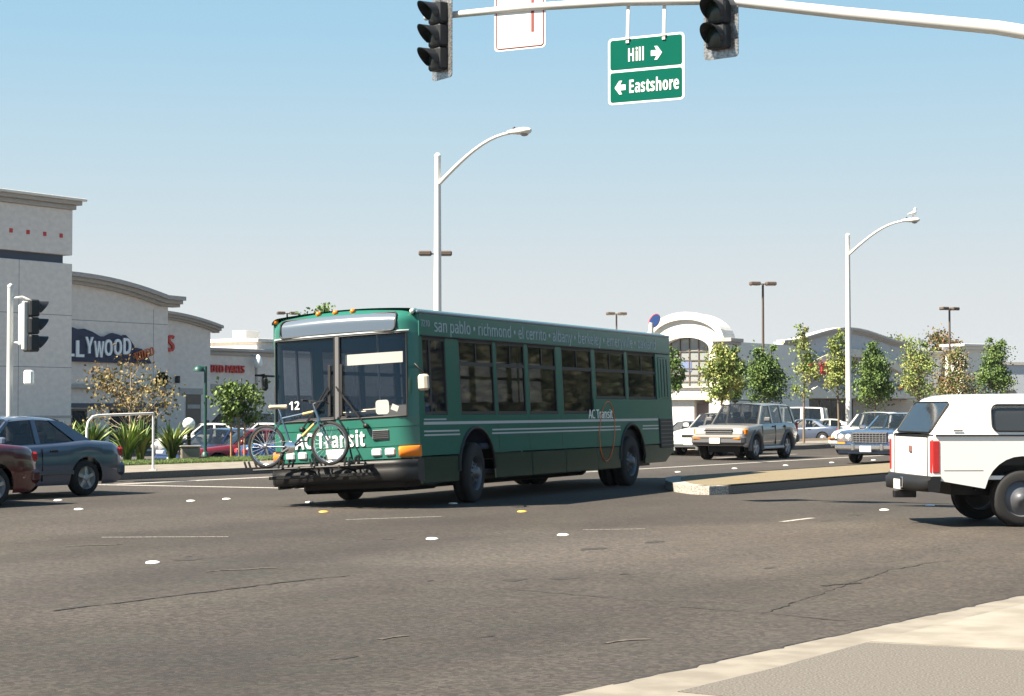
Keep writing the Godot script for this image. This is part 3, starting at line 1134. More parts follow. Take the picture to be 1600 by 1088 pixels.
	# mirrors
	for sg in [-1.0, 1.0]:
		var c := Vector3(-0.05, 1.86, -1.5) if sg < 0 else Vector3(-0.1, 2.0, 1.345)
		st = nb()
		tube(st, [Vector3(bx(1.28, 2.1), 2.12, sg * 1.28), Vector3(0.05, 2.14, sg * 1.42), c + Vector3(0, 0.15, 0)], 0.018, 6)
		done(st, "mirror_arm", M.black_metal, o, LEAN)
		var mm := cb(o, "mirror", "mirror_shell" if sg < 0 else "black_plastic", c, Vector3(0.12, 0.25, 0.18) if sg < 0 else Vector3(0.1, 0.22, 0.1), 0.035, Basis(Vector3.UP, 0.2 * sg))
		mm.transform = LEAN
	# cabin
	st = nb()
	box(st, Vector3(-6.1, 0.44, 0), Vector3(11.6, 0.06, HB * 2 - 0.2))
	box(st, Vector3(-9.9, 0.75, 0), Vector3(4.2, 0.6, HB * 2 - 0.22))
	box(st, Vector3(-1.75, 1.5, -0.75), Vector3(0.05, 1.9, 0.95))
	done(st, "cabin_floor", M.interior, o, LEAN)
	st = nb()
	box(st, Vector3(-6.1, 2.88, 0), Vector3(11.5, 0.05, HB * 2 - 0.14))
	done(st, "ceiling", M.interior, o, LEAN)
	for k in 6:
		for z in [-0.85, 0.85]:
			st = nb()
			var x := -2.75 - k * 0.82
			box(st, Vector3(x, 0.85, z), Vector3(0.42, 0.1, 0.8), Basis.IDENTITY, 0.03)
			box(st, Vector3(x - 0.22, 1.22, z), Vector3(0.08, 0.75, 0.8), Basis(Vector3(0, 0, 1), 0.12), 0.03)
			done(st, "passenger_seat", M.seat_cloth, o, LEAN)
	for e in [[-2.1, 0.35], [-2.1, -0.35], [-4.4, 0.42], [-6.1, -0.42]]:
		st = nb()
		tube(st, [Vector3(e[0], 0.46, e[1]), Vector3(e[0], 2.86, e[1])], 0.018, 6)
		done(st, "grab_pole", M.galvanised, o, LEAN)
	st = nb()
	prism(st, [Vector2(-0.28, 0.9), Vector2(-0.2, 1.36), Vector2(-0.42, 1.42), Vector2(-0.65, 1.33), Vector2(-0.7, 0.9)], -1.05, 1.05)
	prism(st, [Vector2(-0.28, 1.3), Vector2(-0.45, 1.55), Vector2(-0.62, 1.5), Vector2(-0.7, 1.3)], -1.08, -0.3)
	done(st, "dashboard", M.dash, o, LEAN)
	st = nb()
	box(st, Vector3(-1.3, 0.95, -0.72), Vector3(0.46, 0.14, 0.5), Basis.IDENTITY, 0.05)
	box(st, Vector3(-1.55, 1.4, -0.72), Vector3(0.12, 0.85, 0.48), Basis(Vector3(0, 0, 1), 0.12), 0.05)
	box(st, Vector3(-1.3, 0.7, -0.72), Vector3(0.3, 0.45, 0.3))
	done(st, "driver_seat", M.seat_cloth, o, LEAN)
	st = nb()
	tube(st, arc_loop(Vector3(-0.78, 1.55, -0.72), 0.24, Vector3(-0.5, 0.86, 0).normalized()), 0.02, 6, false)
	tube(st, [Vector3(-0.78, 1.55, -0.72), Vector3(-0.6, 1.2, -0.72)], 0.03, 6)
	bar(st, Vector3(-0.78, 1.55, -0.95), Vector3(-0.78, 1.55, -0.49), 0.03, 0.02)
	done(st, "steering_wheel", M.black_plastic, o, LEAN)
	st = nb()
	mask(st, 2.2, 2.37, -1.08, -0.09, -0.09, 8, 1)
	done(st, "sun_visor", M.cream_cloth, o, LEAN)
	st = nb()
	box(st, Vector3(-0.36, 1.435, -0.16), Vector3(0.24, 0.012, 0.42), Basis(Vector3(0, 0, 1), 0.35))
	box(st, Vector3(-0.34, 1.46, -0.45), Vector3(0.2, 0.012, 0.26), Basis(Vector3(0, 0, 1), 0.45))
	done(st, "papers", M.paper, o, LEAN)
	st = nb()
	prism(st, rounded(-0.115, -0.11, 0.115, 0.11, 0.05), -0.003, 0.003, Transform3D(face_front, Vector3(bx(0.78, 1.55) - 0.035, 1.52, -0.76)))
	done(st, "windshield_card", M.paper, o, LEAN)
	st = nb()
	box(st, Vector3(bx(0.95, 1.5) - 0.04, 1.5, -0.97), Vector3(0.004, 0.09, 0.12), Basis(Vector3(1, 0, 0), -0.4))
	done(st, "windshield_card", M.paper, o, LEAN)
	# underneath, rack, wheels
	st = nb()
	box(st, Vector3(-6.0, 0.5, 0), Vector3(11.0, 0.24, 1.6))
	box(st, Vector3(-2.3, 0.5, 0), Vector3(0.14, 0.14, 2.0))
	box(st, Vector3(-1.0, 0.36, 0), Vector3(1.1, 0.3, 1.9), Basis.IDENTITY, 0.06)
	box(st, Vector3(-4.2, 0.33, 0.55), Vector3(2.0, 0.28, 1.0), Basis.IDENTITY, 0.08)
	box(st, Vector3(-6.9, 0.32, 0.5), Vector3(2.9, 0.26, 1.1), Basis.IDENTITY, 0.08)
	tube(st, [Vector3(-3.0, 0.34, -0.55), Vector3(-8.6, 0.34, -0.55)], 0.14, 10)
	box(st, Vector3(-9.58, 0.5, 0), Vector3(0.3, 0.3, 2.0))
	box(st, Vector3(-10.8, 0.45, 0), Vector3(1.6, 0.3, 1.8))
	done(st, "chassis", M.black_metal, o, LEAN)
	st = nb()
	for z in [-0.55, 0.62]:
		tube(st, [Vector3(0.05, 0.55, z * 0.6), Vector3(0.3, 0.6, z * 0.6), Vector3(0.62, 0.64, z * 0.6)], 0.02, 6)
	for x in [0.28, 0.58]:
		tube(st, [Vector3(x, 0.64, -0.75), Vector3(x, 0.64, 1.2)], 0.02, 6)
		for e in [-0.16, 1.0]:
			for z in [-0.28, 0.28]:
				bar(st, Vector3(x - 0.06, 0.65, e + z), Vector3(x - 0.06, 0.78, e + z * 1.15), 0.03, 0.02)
				bar(st, Vector3(x + 0.06, 0.65, e + z), Vector3(x + 0.06, 0.78, e + z * 1.15), 0.03, 0.02)
	tube(st, [Vector3(0.28, 0.64, 1.2), Vector3(0.58, 0.64, 1.2)], 0.02, 6)
	tube(st, [Vector3(0.28, 0.64, -0.75), Vector3(0.58, 0.64, -0.75)], 0.02, 6)
	bar(st, Vector3(0.2, 0.5, -0.7), Vector3(0.2, 0.5, 1.15), 0.05, 0.05)
	tube(st, [Vector3(0.46, 0.66, -0.5), Vector3(0.44, 1.0, -0.42), Vector3(0.42, 1.22, -0.24)], 0.016, 6)
	done(st, "bike_rack", M.black_metal, o, LEAN)
	for sg in [1.0, -1.0]:
		add_wheel(o, Vector3(-2.3, 0.49, sg * 1.1), 0.49, 0.28, sg > 0, "truck", "rim_steel", 0.12)
		add_wheel(o, Vector3(-9.58, 0.49, sg * 1.1), 0.49, 0.28, sg > 0, "truck", "rim_steel")
		add_wheel(o, Vector3(-9.58, 0.49, sg * 0.8), 0.49, 0.26, sg > 0, "truck", "rim_steel")
	return o


func build_bicycle(bus: Node3D):
	var o := thing("bicycle", "blue mountain bicycle with tan saddle strapped on the bus front rack", "bicycle")
	# bicycle frame: x towards its front wheel, y up from the wheel axles, z to the viewer
	o.transform = bus.transform * LEAN * Transform3D(Basis(Vector3(0, 0, -1), Vector3(0, 1, 0), Vector3(1, 0, 0)), Vector3(0.52, 1.0, 0.42))
	var rw := Vector3(-0.56, 0, 0)
	var fw := Vector3(0.56, 0, 0)
	var bb := Vector3(-0.12, -0.03, 0)
	var ht := Vector3(0.34, 0.5, 0)
	var hb := Vector3(0.385, 0.37, 0)
	var sc := Vector3(-0.27, 0.42, 0)
	var ax := Transform3D(Basis(Vector3(1, 0, 0), PI / 2), Vector3.ZERO)
	var ty := nb()
	lathe(ty, [Vector2(0.295, -0.02), Vector2(0.315, -0.026), Vector2(0.332, -0.015), Vector2(0.336, 0), Vector2(0.332, 0.015), Vector2(0.315, 0.026), Vector2(0.295, 0.02)], ax, 36)
	var rim := nb()
	lathe(rim, [Vector2(0.297, -0.016), Vector2(0.297, 0.016), Vector2(0.272, 0.013), Vector2(0.272, -0.013), Vector2(0.297, -0.016)], ax, 36)
	lathe(rim, [Vector2(0, -0.05), Vector2(0.02, -0.05), Vector2(0.02, 0.05), Vector2(0, 0.05)], ax, 10)
	var spk := nb()
	for k in 24:
		var a := TAU * k / 24.0
		var q := 0.03 if k % 2 else -0.03
		tube(spk, [Vector3(cos(a + 0.4) * 0.018, sin(a + 0.4) * 0.018, q), Vector3(cos(a) * 0.274, sin(a) * 0.274, 0)], 0.0022, 3, false)
	var mt := mesh_of(ty)
	var mr := mesh_of(rim)
	var ms := mesh_of(spk)
	for c in [rw, fw]:
		var w := empty("wheel", o, Transform3D(Basis.IDENTITY, c))
		put("tyre", mt, M.rubber, w)
		put("rim", mr, M.chrome, w)
		put("spokes", ms, M.rim_silver, w)
	var st := nb()
	tube(st, [sc + Vector3(0.01, 0.0, 0), ht], 0.018, 8)
	tube(st, [hb, bb], 0.021, 8)
	tube(st, [bb, sc + Vector3(-0.01, 0.04, 0)], 0.018, 8)
	tube(st, [ht + Vector3(-0.015, 0.04, 0), hb + Vector3(0.01, -0.03, 0)], 0.023, 8)
	for z in [-0.045, 0.045]:
		tube(st, [sc + Vector3(0, 0, z * 0.3), rw + Vector3(0, 0, z)], 0.009, 6)
		tube(st, [bb + Vector3(0, 0, z * 0.5), rw + Vector3(0, 0, z)], 0.011, 6)
	done(st, "frame", M.bike_blue, o)
	st = nb()
	tube(st, [hb.lerp(bb, 0.16), hb.lerp(bb, 0.6)], 0.0235, 8)
	tube(st, [sc.lerp(ht, 0.62), sc.lerp(ht, 0.92)], 0.0205, 8)
	done(st, "decal_panel", M.bike_yellow, o)
	st = nb()
	for z in [-0.05, 0.05]:
		tube(st, [hb + Vector3(0.012, -0.03, z), hb + Vector3(0.05, -0.15, z), fw + Vector3(0, 0, z)], 0.012, 6)
	tube(st, [hb + Vector3(0.01, -0.03, -0.06), hb + Vector3(0.01, -0.03, 0.06)], 0.02, 6)
	done(st, "fork", M.bike_blue, o)
	st = nb()
	tube(st, [ht + Vector3(-0.015, 0.04, 0), ht + Vector3(-0.04, 0.11, 0), ht + Vector3(0.04, 0.14, 0)], 0.016, 8)
	tube(st, [ht + Vector3(-0.03, 0.17, -0.3), ht + Vector3(0.03, 0.15, -0.12), ht + Vector3(0.04, 0.14, 0), ht + Vector3(0.03, 0.15, 0.12), ht + Vector3(-0.03, 0.17, 0.3)], 0.012, 8)
	var hbar := done(st, "handlebar", M.rim_steel, o)
	for z in [-0.26, 0.26]:
		st = nb()
		tube(st, [ht + Vector3(-0.01, 0.163, z * 0.85), ht + Vector3(-0.045, 0.175, z * 1.28)], 0.018, 8)
		bar(st, ht + Vector3(0.02, 0.16, z * 0.8), ht + Vector3(0.07, 0.11, z * 1.1), 0.015, 0.012)
		done(st, "grip", M.rubber, hbar)
	st = nb()
	tube(st, [sc, sc + Vector3(-0.05, 0.15, 0)], 0.013, 8)
	done(st, "seat_post", M.chrome, o)
	st = nb()
	var sp := sc + Vector3(-0.05, 0.17, 0)
	soft(st)
	var rs := []
	for k in 9:
		var t := k / 8.0
		var w := interp([[0.0, 0.05], [0.15, 0.075], [0.4, 0.055], [0.7, 0.024], [1.0, 0.015]], t)
		var r := []
		for j in 8:
			var a := TAU * j / 8.0
			r.append(sp + Vector3(lerpf(-0.15, 0.15, t), 0.028 * sin(a) * (1.0 if sin(a) > 0 else 1.4) + 0.02 * (1.0 - t) + 0.012 * t, w * cos(a)))
		rs.append(r)
	rings(st, rs, true, true)
	done(st, "saddle", M.bike_tan, o)
	st = nb()
	lathe(st, [Vector2(0.0, 0.04), Vector2(0.095, 0.045), Vector2(0.1, 0.05), Vector2(0.095, 0.055), Vector2(0.03, 0.06), Vector2(0, 0.07)], Transform3D(ax.basis, bb), 20)
	bar(st, bb + Vector3(0, 0, 0.075), bb + Vector3(-0.15, -0.08, 0.075), 0.025, 0.015)
	bar(st, bb + Vector3(0, 0, -0.06), bb + Vector3(0.15, 0.08, -0.06), 0.025, 0.015)
	done(st, "crankset", M.chrome, o)
	for e in [Vector3(-0.15, -0.08, 0.11), Vector3(0.15, 0.08, -0.11)]:
		cb(o, "pedal", "rubber", bb + e, Vector3(0.1, 0.025, 0.08), 0.005)
	st = nb()
	lathe(st, [Vector2(0.0, 0.03), Vector2(0.05, 0.03), Vector2(0.035, 0.06), Vector2(0, 0.06)], Transform3D(ax.basis, rw), 14)
	bar(st, rw + Vector3(0.02, -0.03, 0.05), rw + Vector3(0.05, -0.13, 0.05), 0.03, 0.015)
	tube(st, [rw + Vector3(0, 0.04, 0.05), bb + Vector3(0, 0.095, 0.05)], 0.005, 4)
	tube(st, [rw + Vector3(0.05, -0.14, 0.05), bb + Vector3(0, -0.095, 0.05)], 0.005, 4)
	done(st, "drivetrain", M.rim_steel, o)


# ------------------------------------------------------------------ plants
func leaf_quad(st, c: Vector3, size: float, col: Color):
	var n := Vector3(rng.randf_range(-1, 1), rng.randf_range(-0.2, 1), rng.randf_range(-1, 1)).normalized()
	var t := n.cross(Vector3(rng.randf_range(-1, 1), rng.randf_range(-1, 1), rng.randf_range(-1, 1))).normalized()
	var b := n.cross(t)
	var l := size * rng.randf_range(0.7, 1.3)
	var w := l * 0.36
	st.set_color(col)
	var fold := n * l * 0.12
	ft(st, c - t * l * 0.5, c + b * w + fold, c + t * l * 0.5, n)
	ft(st, c - t * l * 0.5, c + t * l * 0.5, c - b * w + fold, n)


# q: h height, base of crown, rx half width, leaves, size, cols, clumps, fill (0 shell .. 1 filled), r trunk radius
func tree(called: String, label: String, group: String, at: Vector3, q: Dictionary, bark := "bark") -> Node3D:
	var o := thing(called, label, "tree", at, 0.0, group)
	rng.seed = hash(label)
	var h: float = q.h
	var b: float = q.base
	var cy := (h + b) * 0.5
	var ry := (h - b) * 0.5
	var clumps := []
	var tries := 0
	while clumps.size() < q.clumps and tries < 4000:
		tries += 1
		var p := Vector3(rng.randf_range(-1, 1), rng.randf_range(-1, 1), rng.randf_range(-1, 1))
		if p.length() > 1.0 or p.length() < q.get("hollow", 0.25):
			continue
		var wd: float = q.rx * lerpf(1.0, q.get("top", 0.6), clampf(p.y * 0.5 + 0.5, 0, 1))
		clumps.append(Vector3(p.x * wd, cy + p.y * ry * 0.92, p.z * wd))
	for k in q.get("spire", 0):
		clumps.append(Vector3(rng.randf_range(-0.16, 0.16), h - 0.25 + 0.13 * k, rng.randf_range(-0.16, 0.16)) + Vector3(q.rx * rng.randf_range(-0.3, 0.3), 0, 0) * (1.0 if k < 3 else 0.2))
	var lean := Vector3(rng.randf_range(-0.06, 0.06), 0, rng.randf_range(-0.06, 0.06)) * h * 0.4
	var st := nb()
	var r: float = q.r
	tube(st, [Vector3(0, -0.05, 0), Vector3(0, b * 0.5, 0) + lean * 0.2, Vector3(0, b, 0) + lean * 0.5, Vector3(0, cy, 0) + lean, Vector3(0, h - ry * 0.25, 0) + lean], [r * 1.2, r, r * 0.85, r * 0.55, r * 0.2], 7)
	for c in clumps:
		var y0: float = clampf(c.y - Vector2(c.x, c.z).length() * 0.9, b * 0.92, h)
		var p0 := Vector3(0, y0, 0) + lean * clampf(y0 / cy, 0, 1)
		var mid: Vector3 = p0.lerp(c, 0.55) + Vector3(0, -0.06 * ry, 0)
		tube(st, [p0, mid, c], [r * 0.35, r * 0.2, r * 0.08], 4, false)
	done(st, "trunk", M[bark], o)
	st = nb()
	var cols: Array = q.cols
	var per: int = q.leaves / clumps.size()
	for c in clumps:
		var cr: float = q.get("cr", 0.34) * q.rx * rng.randf_range(0.55, 1.45) * (0.5 if c.y > h - 0.2 else 1.0)
		var tint: int = rng.randi() % cols.size()
		for k in per:
			var d := Vector3(rng.randfn(), rng.randfn() * 0.85, rng.randfn()) * cr * 0.55
			var col: Color = cols[tint] if rng.randf() < 0.7 else cols[rng.randi() % cols.size()]
			col = col * rng.randf_range(0.7, 1.3)
			leaf_quad(st, c + d, q.size, Color(col.r, col.g, col.b))
	done(st, "crown", M.leaf, o)
	return o


func flax(label: String, at: Vector3, h: float, n: int, cols: Array):
	var o := thing("flax_plant", label, "plant", at, 0.0, "strap-leaved plants in the verge bed")
	rng.seed = hash(label)
	for k in n:
		var st := nb()
		var a := rng.randf() * TAU
		var d := Vector3(cos(a), 0, sin(a))
		var sd := Vector3(-sin(a), 0, cos(a)).rotated(Vector3.UP, rng.randf_range(-0.6, 0.6))
		var hh := h * rng.randf_range(0.55, 1.05)
		var sp := rng.randf_range(0.1, 0.55) * h
		var w := rng.randf_range(0.035, 0.06)
		var col: Color = cols[rng.randi() % cols.size()] * rng.randf_range(0.75, 1.25)
		st.set_color(Color(col.r, col.g, col.b))
		soft(st)
		var prev := []
		for i in 7:
			var t := i / 6.0
			var c := d * (0.06 + sp * t * t) + Vector3(0, hh * (t - 0.22 * t * t * t * sp / h * 2.0), 0)
			var ww := w * (1.0 - pow(t, 3.0)) + 0.002
			var cur := [c - sd * ww, c - d * ww * 0.5, c + sd * ww]
			if i > 0:
				fq(st, prev[0], prev[1], cur[1], cur[0], d)
				fq(st, prev[1], prev[2], cur[2], cur[1], d)
			prev = cur
		done(st, "leaf", M.blade, o)


# ------------------------------------------------------------------ flat ground pieces: points are (x, d) in metres
const FLAT := Transform3D(Vector3(1, 0, 0), Vector3(0, 0, -1), Vector3(0, 1, 0), Vector3.ZERO)


func rp(s, p) -> Vector2:
	var v := R(s, p)
	return Vector2(v.x, -v.z)


func slab(st, poly: Array, y0: float, y1: float):
	prism(st, poly, y0, y1, FLAT)


func stripe(parent: Node, called: String, m: String, pts: Array, w: float, y := 0.004):
	var st := nb()
	for i in pts.size() - 1:
		var a: Vector2 = pts[i]
		var b: Vector2 = pts[i + 1]
		var n := (b - a).normalized().orthogonal() * w * 0.5
		fq(st, V(a.x - n.x, a.y - n.y, y), V(b.x - n.x, b.y - n.y, y), V(b.x + n.x, b.y + n.y, y), V(a.x + n.x, a.y + n.y, y), Vector3.UP)
	return done(st, called, M[m], parent)


func crack(parent: Node, pts: Array, w: float, seed_: int):
	rng.seed = seed_
	var st := nb()
	var line := []
	for i in pts.size() - 1:
		var a: Vector2 = pts[i]
		var b: Vector2 = pts[i + 1]
		var n := maxi(2, int(a.distance_to(b) / 0.12))
		var o := (b - a).normalized().orthogonal()
		for k in n:
			line.append([a.lerp(b, float(k) / n) + o * rng.randf_range(-0.025, 0.025), w * rng.randf_range(0.25, 1.3), o])
	for i in line.size() - 1:
		var a = line[i]
		var b = line[i + 1]
		var a0: Vector2 = a[0] - a[2] * a[1] * 0.5
		var a1: Vector2 = a[0] + a[2] * a[1] * 0.5
		var b0: Vector2 = b[0] - b[2] * b[1] * 0.5
		var b1: Vector2 = b[0] + b[2] * b[1] * 0.5
		fq(st, V(a0.x, a0.y, 0.005), V(b0.x, b0.y, 0.005), V(b1.x, b1.y, 0.005), V(a1.x, a1.y, 0.005), Vector3.UP)
	done(st, "crack", M.tar, parent)


func build_ground() -> Node3D:
	var st := nb()
	fq(st, V(-900, -200, -0.75), V(900, -200, -0.75), V(900, 1500, -0.75), V(-900, 1500, -0.75), Vector3.UP)
	structure(st, "ground", M.far_ground)
	# road surface, its tone varied by wear and oil, with one paler stretch
	var n1 := FastNoiseLite.new()
	n1.seed = 4
	n1.frequency = 0.09
	n1.fractal_octaves = 4
	var n2 := FastNoiseLite.new()
	n2.seed = 9
	n2.frequency = 0.5
	n2.fractal_octaves = 3
	st = nb()
	soft(st)
	var ds := [4.0]
	while ds[-1] < 110.0:
		ds.append(ds[-1] * 1.024 + 0.03)
	var cols := []
	for j in ds.size():
		var row := []
		for i in 171:
			var x := -24.0 + i * 0.45
			var d: float = ds[j]
			var s := (x - 3.88) * UX + (d - 34.4) * UD
			var p := -(x - 3.88) * UD + (d - 34.4) * UX
			var t := 1.0 + 0.42 * n1.get_noise_2d(s * 0.9, p * 2.2) + 0.32 * n1.get_noise_2d(s * 0.25 + 90.0, p * 5.5) + 0.16 * n2.get_noise_2d(s, p)
			var oil := n1.get_noise_2d(s * 0.5 - 300.0, p * 1.4)
			t -= 0.3 * clampf(oil - 0.12, 0, 1)
			var warm := 0.5 + 0.9 * n1.get_noise_2d(x * 0.7 + 500.0, d * 0.7)
			# paler stretch in the near lanes, its edge ragged
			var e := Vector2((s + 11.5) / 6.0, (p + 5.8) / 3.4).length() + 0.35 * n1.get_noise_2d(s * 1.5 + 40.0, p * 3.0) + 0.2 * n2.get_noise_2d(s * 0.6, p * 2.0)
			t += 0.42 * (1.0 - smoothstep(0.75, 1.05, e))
			t = clampf(t, 0.5, 1.7)
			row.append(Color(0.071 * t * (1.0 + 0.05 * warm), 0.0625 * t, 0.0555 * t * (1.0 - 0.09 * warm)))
		cols.append(row)
	for j in ds.size() - 1:
		for i in 170:
			var x0 := -24.0 + i * 0.45
			var x1 := x0 + 0.45
			var sm: float = (x0 + 0.22 - 3.88) * UX + (ds[j] - 34.4) * UD
			var pm: float = -(x0 + 0.22 - 3.88) * UD + (ds[j] - 34.4) * UX
			if pm > 16.5 and sm > -4.0:
				continue
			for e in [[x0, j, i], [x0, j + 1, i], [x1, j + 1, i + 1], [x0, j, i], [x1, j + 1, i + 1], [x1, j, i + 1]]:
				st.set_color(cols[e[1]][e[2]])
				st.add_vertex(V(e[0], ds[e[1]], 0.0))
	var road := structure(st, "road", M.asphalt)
	# cracks
	crack(road, [Vector2(-3.5, 14.7), Vector2(-3.0, 15.5), Vector2(-2.4, 16.5), Vector2(-1.85, 17.35), Vector2(-1.4, 17.9)], 0.045, 2)
	crack(road, [Vector2(2.7, 16.75), Vector2(3.15, 17.15)], 0.09, 3)
	crack(road, [Vector2(1.85, 14.6), Vector2(2.5, 13.9)], 0.018, 4)
	crack(road, [Vector2(1.3, 15.0), Vector2(1.9, 14.55), Vector2(3.6, 18.4), Vector2(4.6, 19.8)], 0.016, 5)
	crack(road, [Vector2(0.05, 16.4), Vector2(0.9, 15.6), Vector2(1.7, 15.2)], 0.016, 6)
	crack(road, [Vector2(1.0, 17.9), Vector2(1.15, 18.0)], 0.05, 7)
	crack(road, [Vector2(-0.75, 17.2), Vector2(-0.65, 17.35)], 0.05, 8)
	crack(road, [Vector2(0.55, 10.8), Vector2(0.99, 11.4), Vector2(2.0, 12.83), Vector2(3.92, 15.5), Vector2(6.0, 18.4)], 0.035, 9)
	# oil drips and tar seals, each with its own ragged outline
	rng.seed = 51
	for k in 18:
		var lane: float = [-7.6, -4.2, -1.9, -6.0][k % 4]
		var c := rp(rng.randf_range(-24, 4), lane + rng.randf_range(-0.5, 0.5))
		var r := rng.randf_range(0.03, 0.13)
		var blob := []
		for j in 11:
			var a := TAU * j / 11.0
			var q := r * rng.randf_range(0.55, 1.25)
			blob.append(c + Vector2(UX, UD) * cos(a) * q * rng.randf_range(1.5, 2.6) + Vector2(-UD, UX) * sin(a) * q)
		var sb := nb()
		for j in 11:
			var b0: Vector2 = blob[j]
			var b1: Vector2 = blob[(j + 1) % 11]
			ft(sb, V(c.x, c.y, 0.0025 + 0.00002 * k), V(b0.x, b0.y, 0.0025 + 0.00002 * k), V(b1.x, b1.y, 0.0025 + 0.00002 * k), Vector3.UP)
		done(sb, "oil_stain", M.oil, road)
	# tyre scuffs, paler
	for e in [[-2.9, 18.2, -2.2, 18.75], [0.6, 12.7, 1.0, 13.0], [-0.9, 12.9, -0.6, 13.2], [-5.0, 21.5, -4.3, 21.9]]:
		crack(road, [Vector2(e[0], e[1]), Vector2(e[2], e[3])], 0.1, 11)
		road.get_child(road.get_child_count() - 1).material_override = M.scuff
		road.get_child(road.get_child_count() - 1).name = "tyre_scuff"
	# painted lines
	stripe(road, "stop_line", "white_line", [Vector2(-13.0, 40.6), Vector2(-8.4, 38.7), Vector2(-4.69, 37.15), Vector2(-2.9, 36.4)], 0.3)
	stripe(road, "lane_line", "white_line", [rp(-2.6, 12.4), rp(8, 12.4)], 0.3)
	stripe(road, "lane_line", "white_line", [rp(8, 8.15), rp(60, 8.2)], 0.22)
	stripe(road, "lane_line", "white_line", [rp(9, 11.2), rp(15, 11.2)], 0.15)
	stripe(road, "lane_line", "white_line", [rp(22, 11.2), rp(28, 11.2)], 0.15)
	stripe(road, "dash_mark", "white_line", [Vector2(3.66, 26.12), Vector2(4.22, 27.03)], 0.1)
	stripe(road, "dash_mark", "white_line", [Vector2(-4.9, 23.0), Vector2(-3.4, 23.1)], 0.05)
	stripe(road, "dash_mark", "white_line", [Vector2(-1.0, 27.4), Vector2(-2.3, 26.6)], 0.05)
	stripe(road, "dash_mark", "white_line", [Vector2(0.9, 24.4), Vector2(1.7, 24.6)], 0.04)
	# raised pavement markers
	var dot := nb()
	lathe(dot, [Vector2(0.075, 0), Vector2(0.07, 0.012), Vector2(0.045, 0.02), Vector2(0, 0.023)], Transform3D.IDENTITY, 12)
	var dm := mesh_of(dot)
	for e in [[-3.58, 19.21], [-0.94, 22.68], [0.62, 23.37], [-6.58, 29.25], [-5.31, 31.85], [-4.82, 32.52], [5.62, 29.06], [-7.56, 32.07], [6.6, 30.4], [-3.3, 31.4], [-0.95, 31.0]]:
		put("road_marker", dm, M.white_marker, road, Transform3D(Basis.IDENTITY, V(e[0], e[1], 0.002)))
	for k in 10:
		var c := rp(10.0 + k * 3.1, 6.25)
		put("road_marker", dm, M.white_marker, road, Transform3D(Basis.IDENTITY, V(c.x, c.y, 0.002)))
	put("road_marker", dm, M.yellow_marker, road, Transform3D(Basis.IDENTITY, V(-2.79, 28.53, 0.002)))
	put("road_marker", dm, M.yellow_marker, road, Transform3D(Basis.IDENTITY, V(0.15, 28.6, 0.002)))
	# near corner: concrete gutter and slabs
	var e0 := Vector2(0.3, 10.43)
	var dirn := Vector2(2.93, 4.1).normalized()
	var nrm := Vector2(dirn.y, -dirn.x)
	st = nb()
	slab(st, [e0 - dirn * 6.0, e0 + dirn * 30.0, e0 + dirn * 30.0 + nrm * 9.0, e0 - dirn * 6.0 + nrm * 9.0], -0.03, 0.004)
	var ap := structure(st, "pavement_apron", M.concrete)
	for e in [["pavement_patch", "patch", [Vector2(2.33, 12.68), Vector2(3.3, 12.22), Vector2(4.2, 10.6), Vector2(2.8, 9.2), Vector2(0.9, 10.5), Vector2(1.56, 11.45)]], ["pavement_slab", "concrete_pale", [Vector2(2.36, 12.74), Vector2(3.32, 12.28), Vector2(7.5, 14.5), Vector2(7.5, 20.1), Vector2(6.95, 19.4)]]]:
		st = nb()
		slab(st, e[2], 0.0, 0.009)
		done(st, e[0], M[e[1]], ap)
	# median island
	var isl := [Vector2(3.86, 34.35), Vector2(3.5, 34.15), Vector2(3.2, 34.4), Vector2(3.0, 35.4), Vector2(2.95, 37.0), Vector2(3.08, 38.6), Vector2(3.4, 39.4), rp(3.6, 3.05), rp(70, 3.05), rp(70, 0)]
	st = nb()
	slab(st, isl, -0.03, 0.15)
	var md := structure(st, "median_island", M.kerb_side)
	st = nb()
	slab(st, [Vector2(3.95, 34.75), Vector2(3.55, 34.6), Vector2(3.42, 34.8), Vector2(3.3, 35.6), Vector2(3.25, 37.0), Vector2(3.38, 38.4), Vector2(3.6, 39.0), rp(3.8, 2.8), rp(69.8, 2.8), rp(69.8, 0.25), rp(0.4, 0.25)], 0.14, 0.157)
	done(st, "median_top", M.median_top, md)
	for k in 14:
		stripe(md, "median_joint", "kerb_side", [rp(2.0 + k * 3.0, 0.25), rp(2.0 + k * 3.0, 2.8)], 0.018, 0.159)
		var c := R(2.0 + k * 3.0, -0.003, 0.075)
		cb(md, "kerb_joint", "tar", c, Vector3(0.012, 0.15, 0.012), 0.0, Basis(Vector3.UP, atan2(UD, UX)))
	st = nb()
	for e in [[isl[0], isl[1]], [isl[1], isl[2]], [isl[2], isl[3]], [isl[3], isl[4]], [isl[4], isl[5]], [isl[5], isl[6]], [isl[6], isl[7]]]:
		var a: Vector2 = e[0]
		var b: Vector2 = e[1]
		var on := Vector2(b.y - a.y, a.x - b.x).normalized()
		if on.dot((a + b) * 0.5 - Vector2(4.5, 36.8)) < 0:
			on = -on
		fq(st, V(a.x + on.x * 0.004, a.y + on.y * 0.004, 0), V(b.x + on.x * 0.004, b.y + on.y * 0.004, 0), V(b.x, b.y, 0.1545), V(a.x, a.y, 0.1545), Vector3(on.x, 0.1, -on.y))
		var ia := a - on * 0.3
		var ib := b - on * 0.3
		fq(st, V(a.x, a.y, 0.1545), V(b.x, b.y, 0.1545), V(ib.x, ib.y, 0.1545), V(ia.x, ia.y, 0.1545), Vector3.UP)
	done(st, "painted_nose", M.white_line, md)
	# far pavement with its kerb, verge and car park
	var cor := []
	for k in 7:
		var a := PI / 2.0 * k / 6.0
		cor.append(rp(-1.5 - 4.0 * sin(a), 18.0 - 4.0 * cos(a)))
	st = nb()
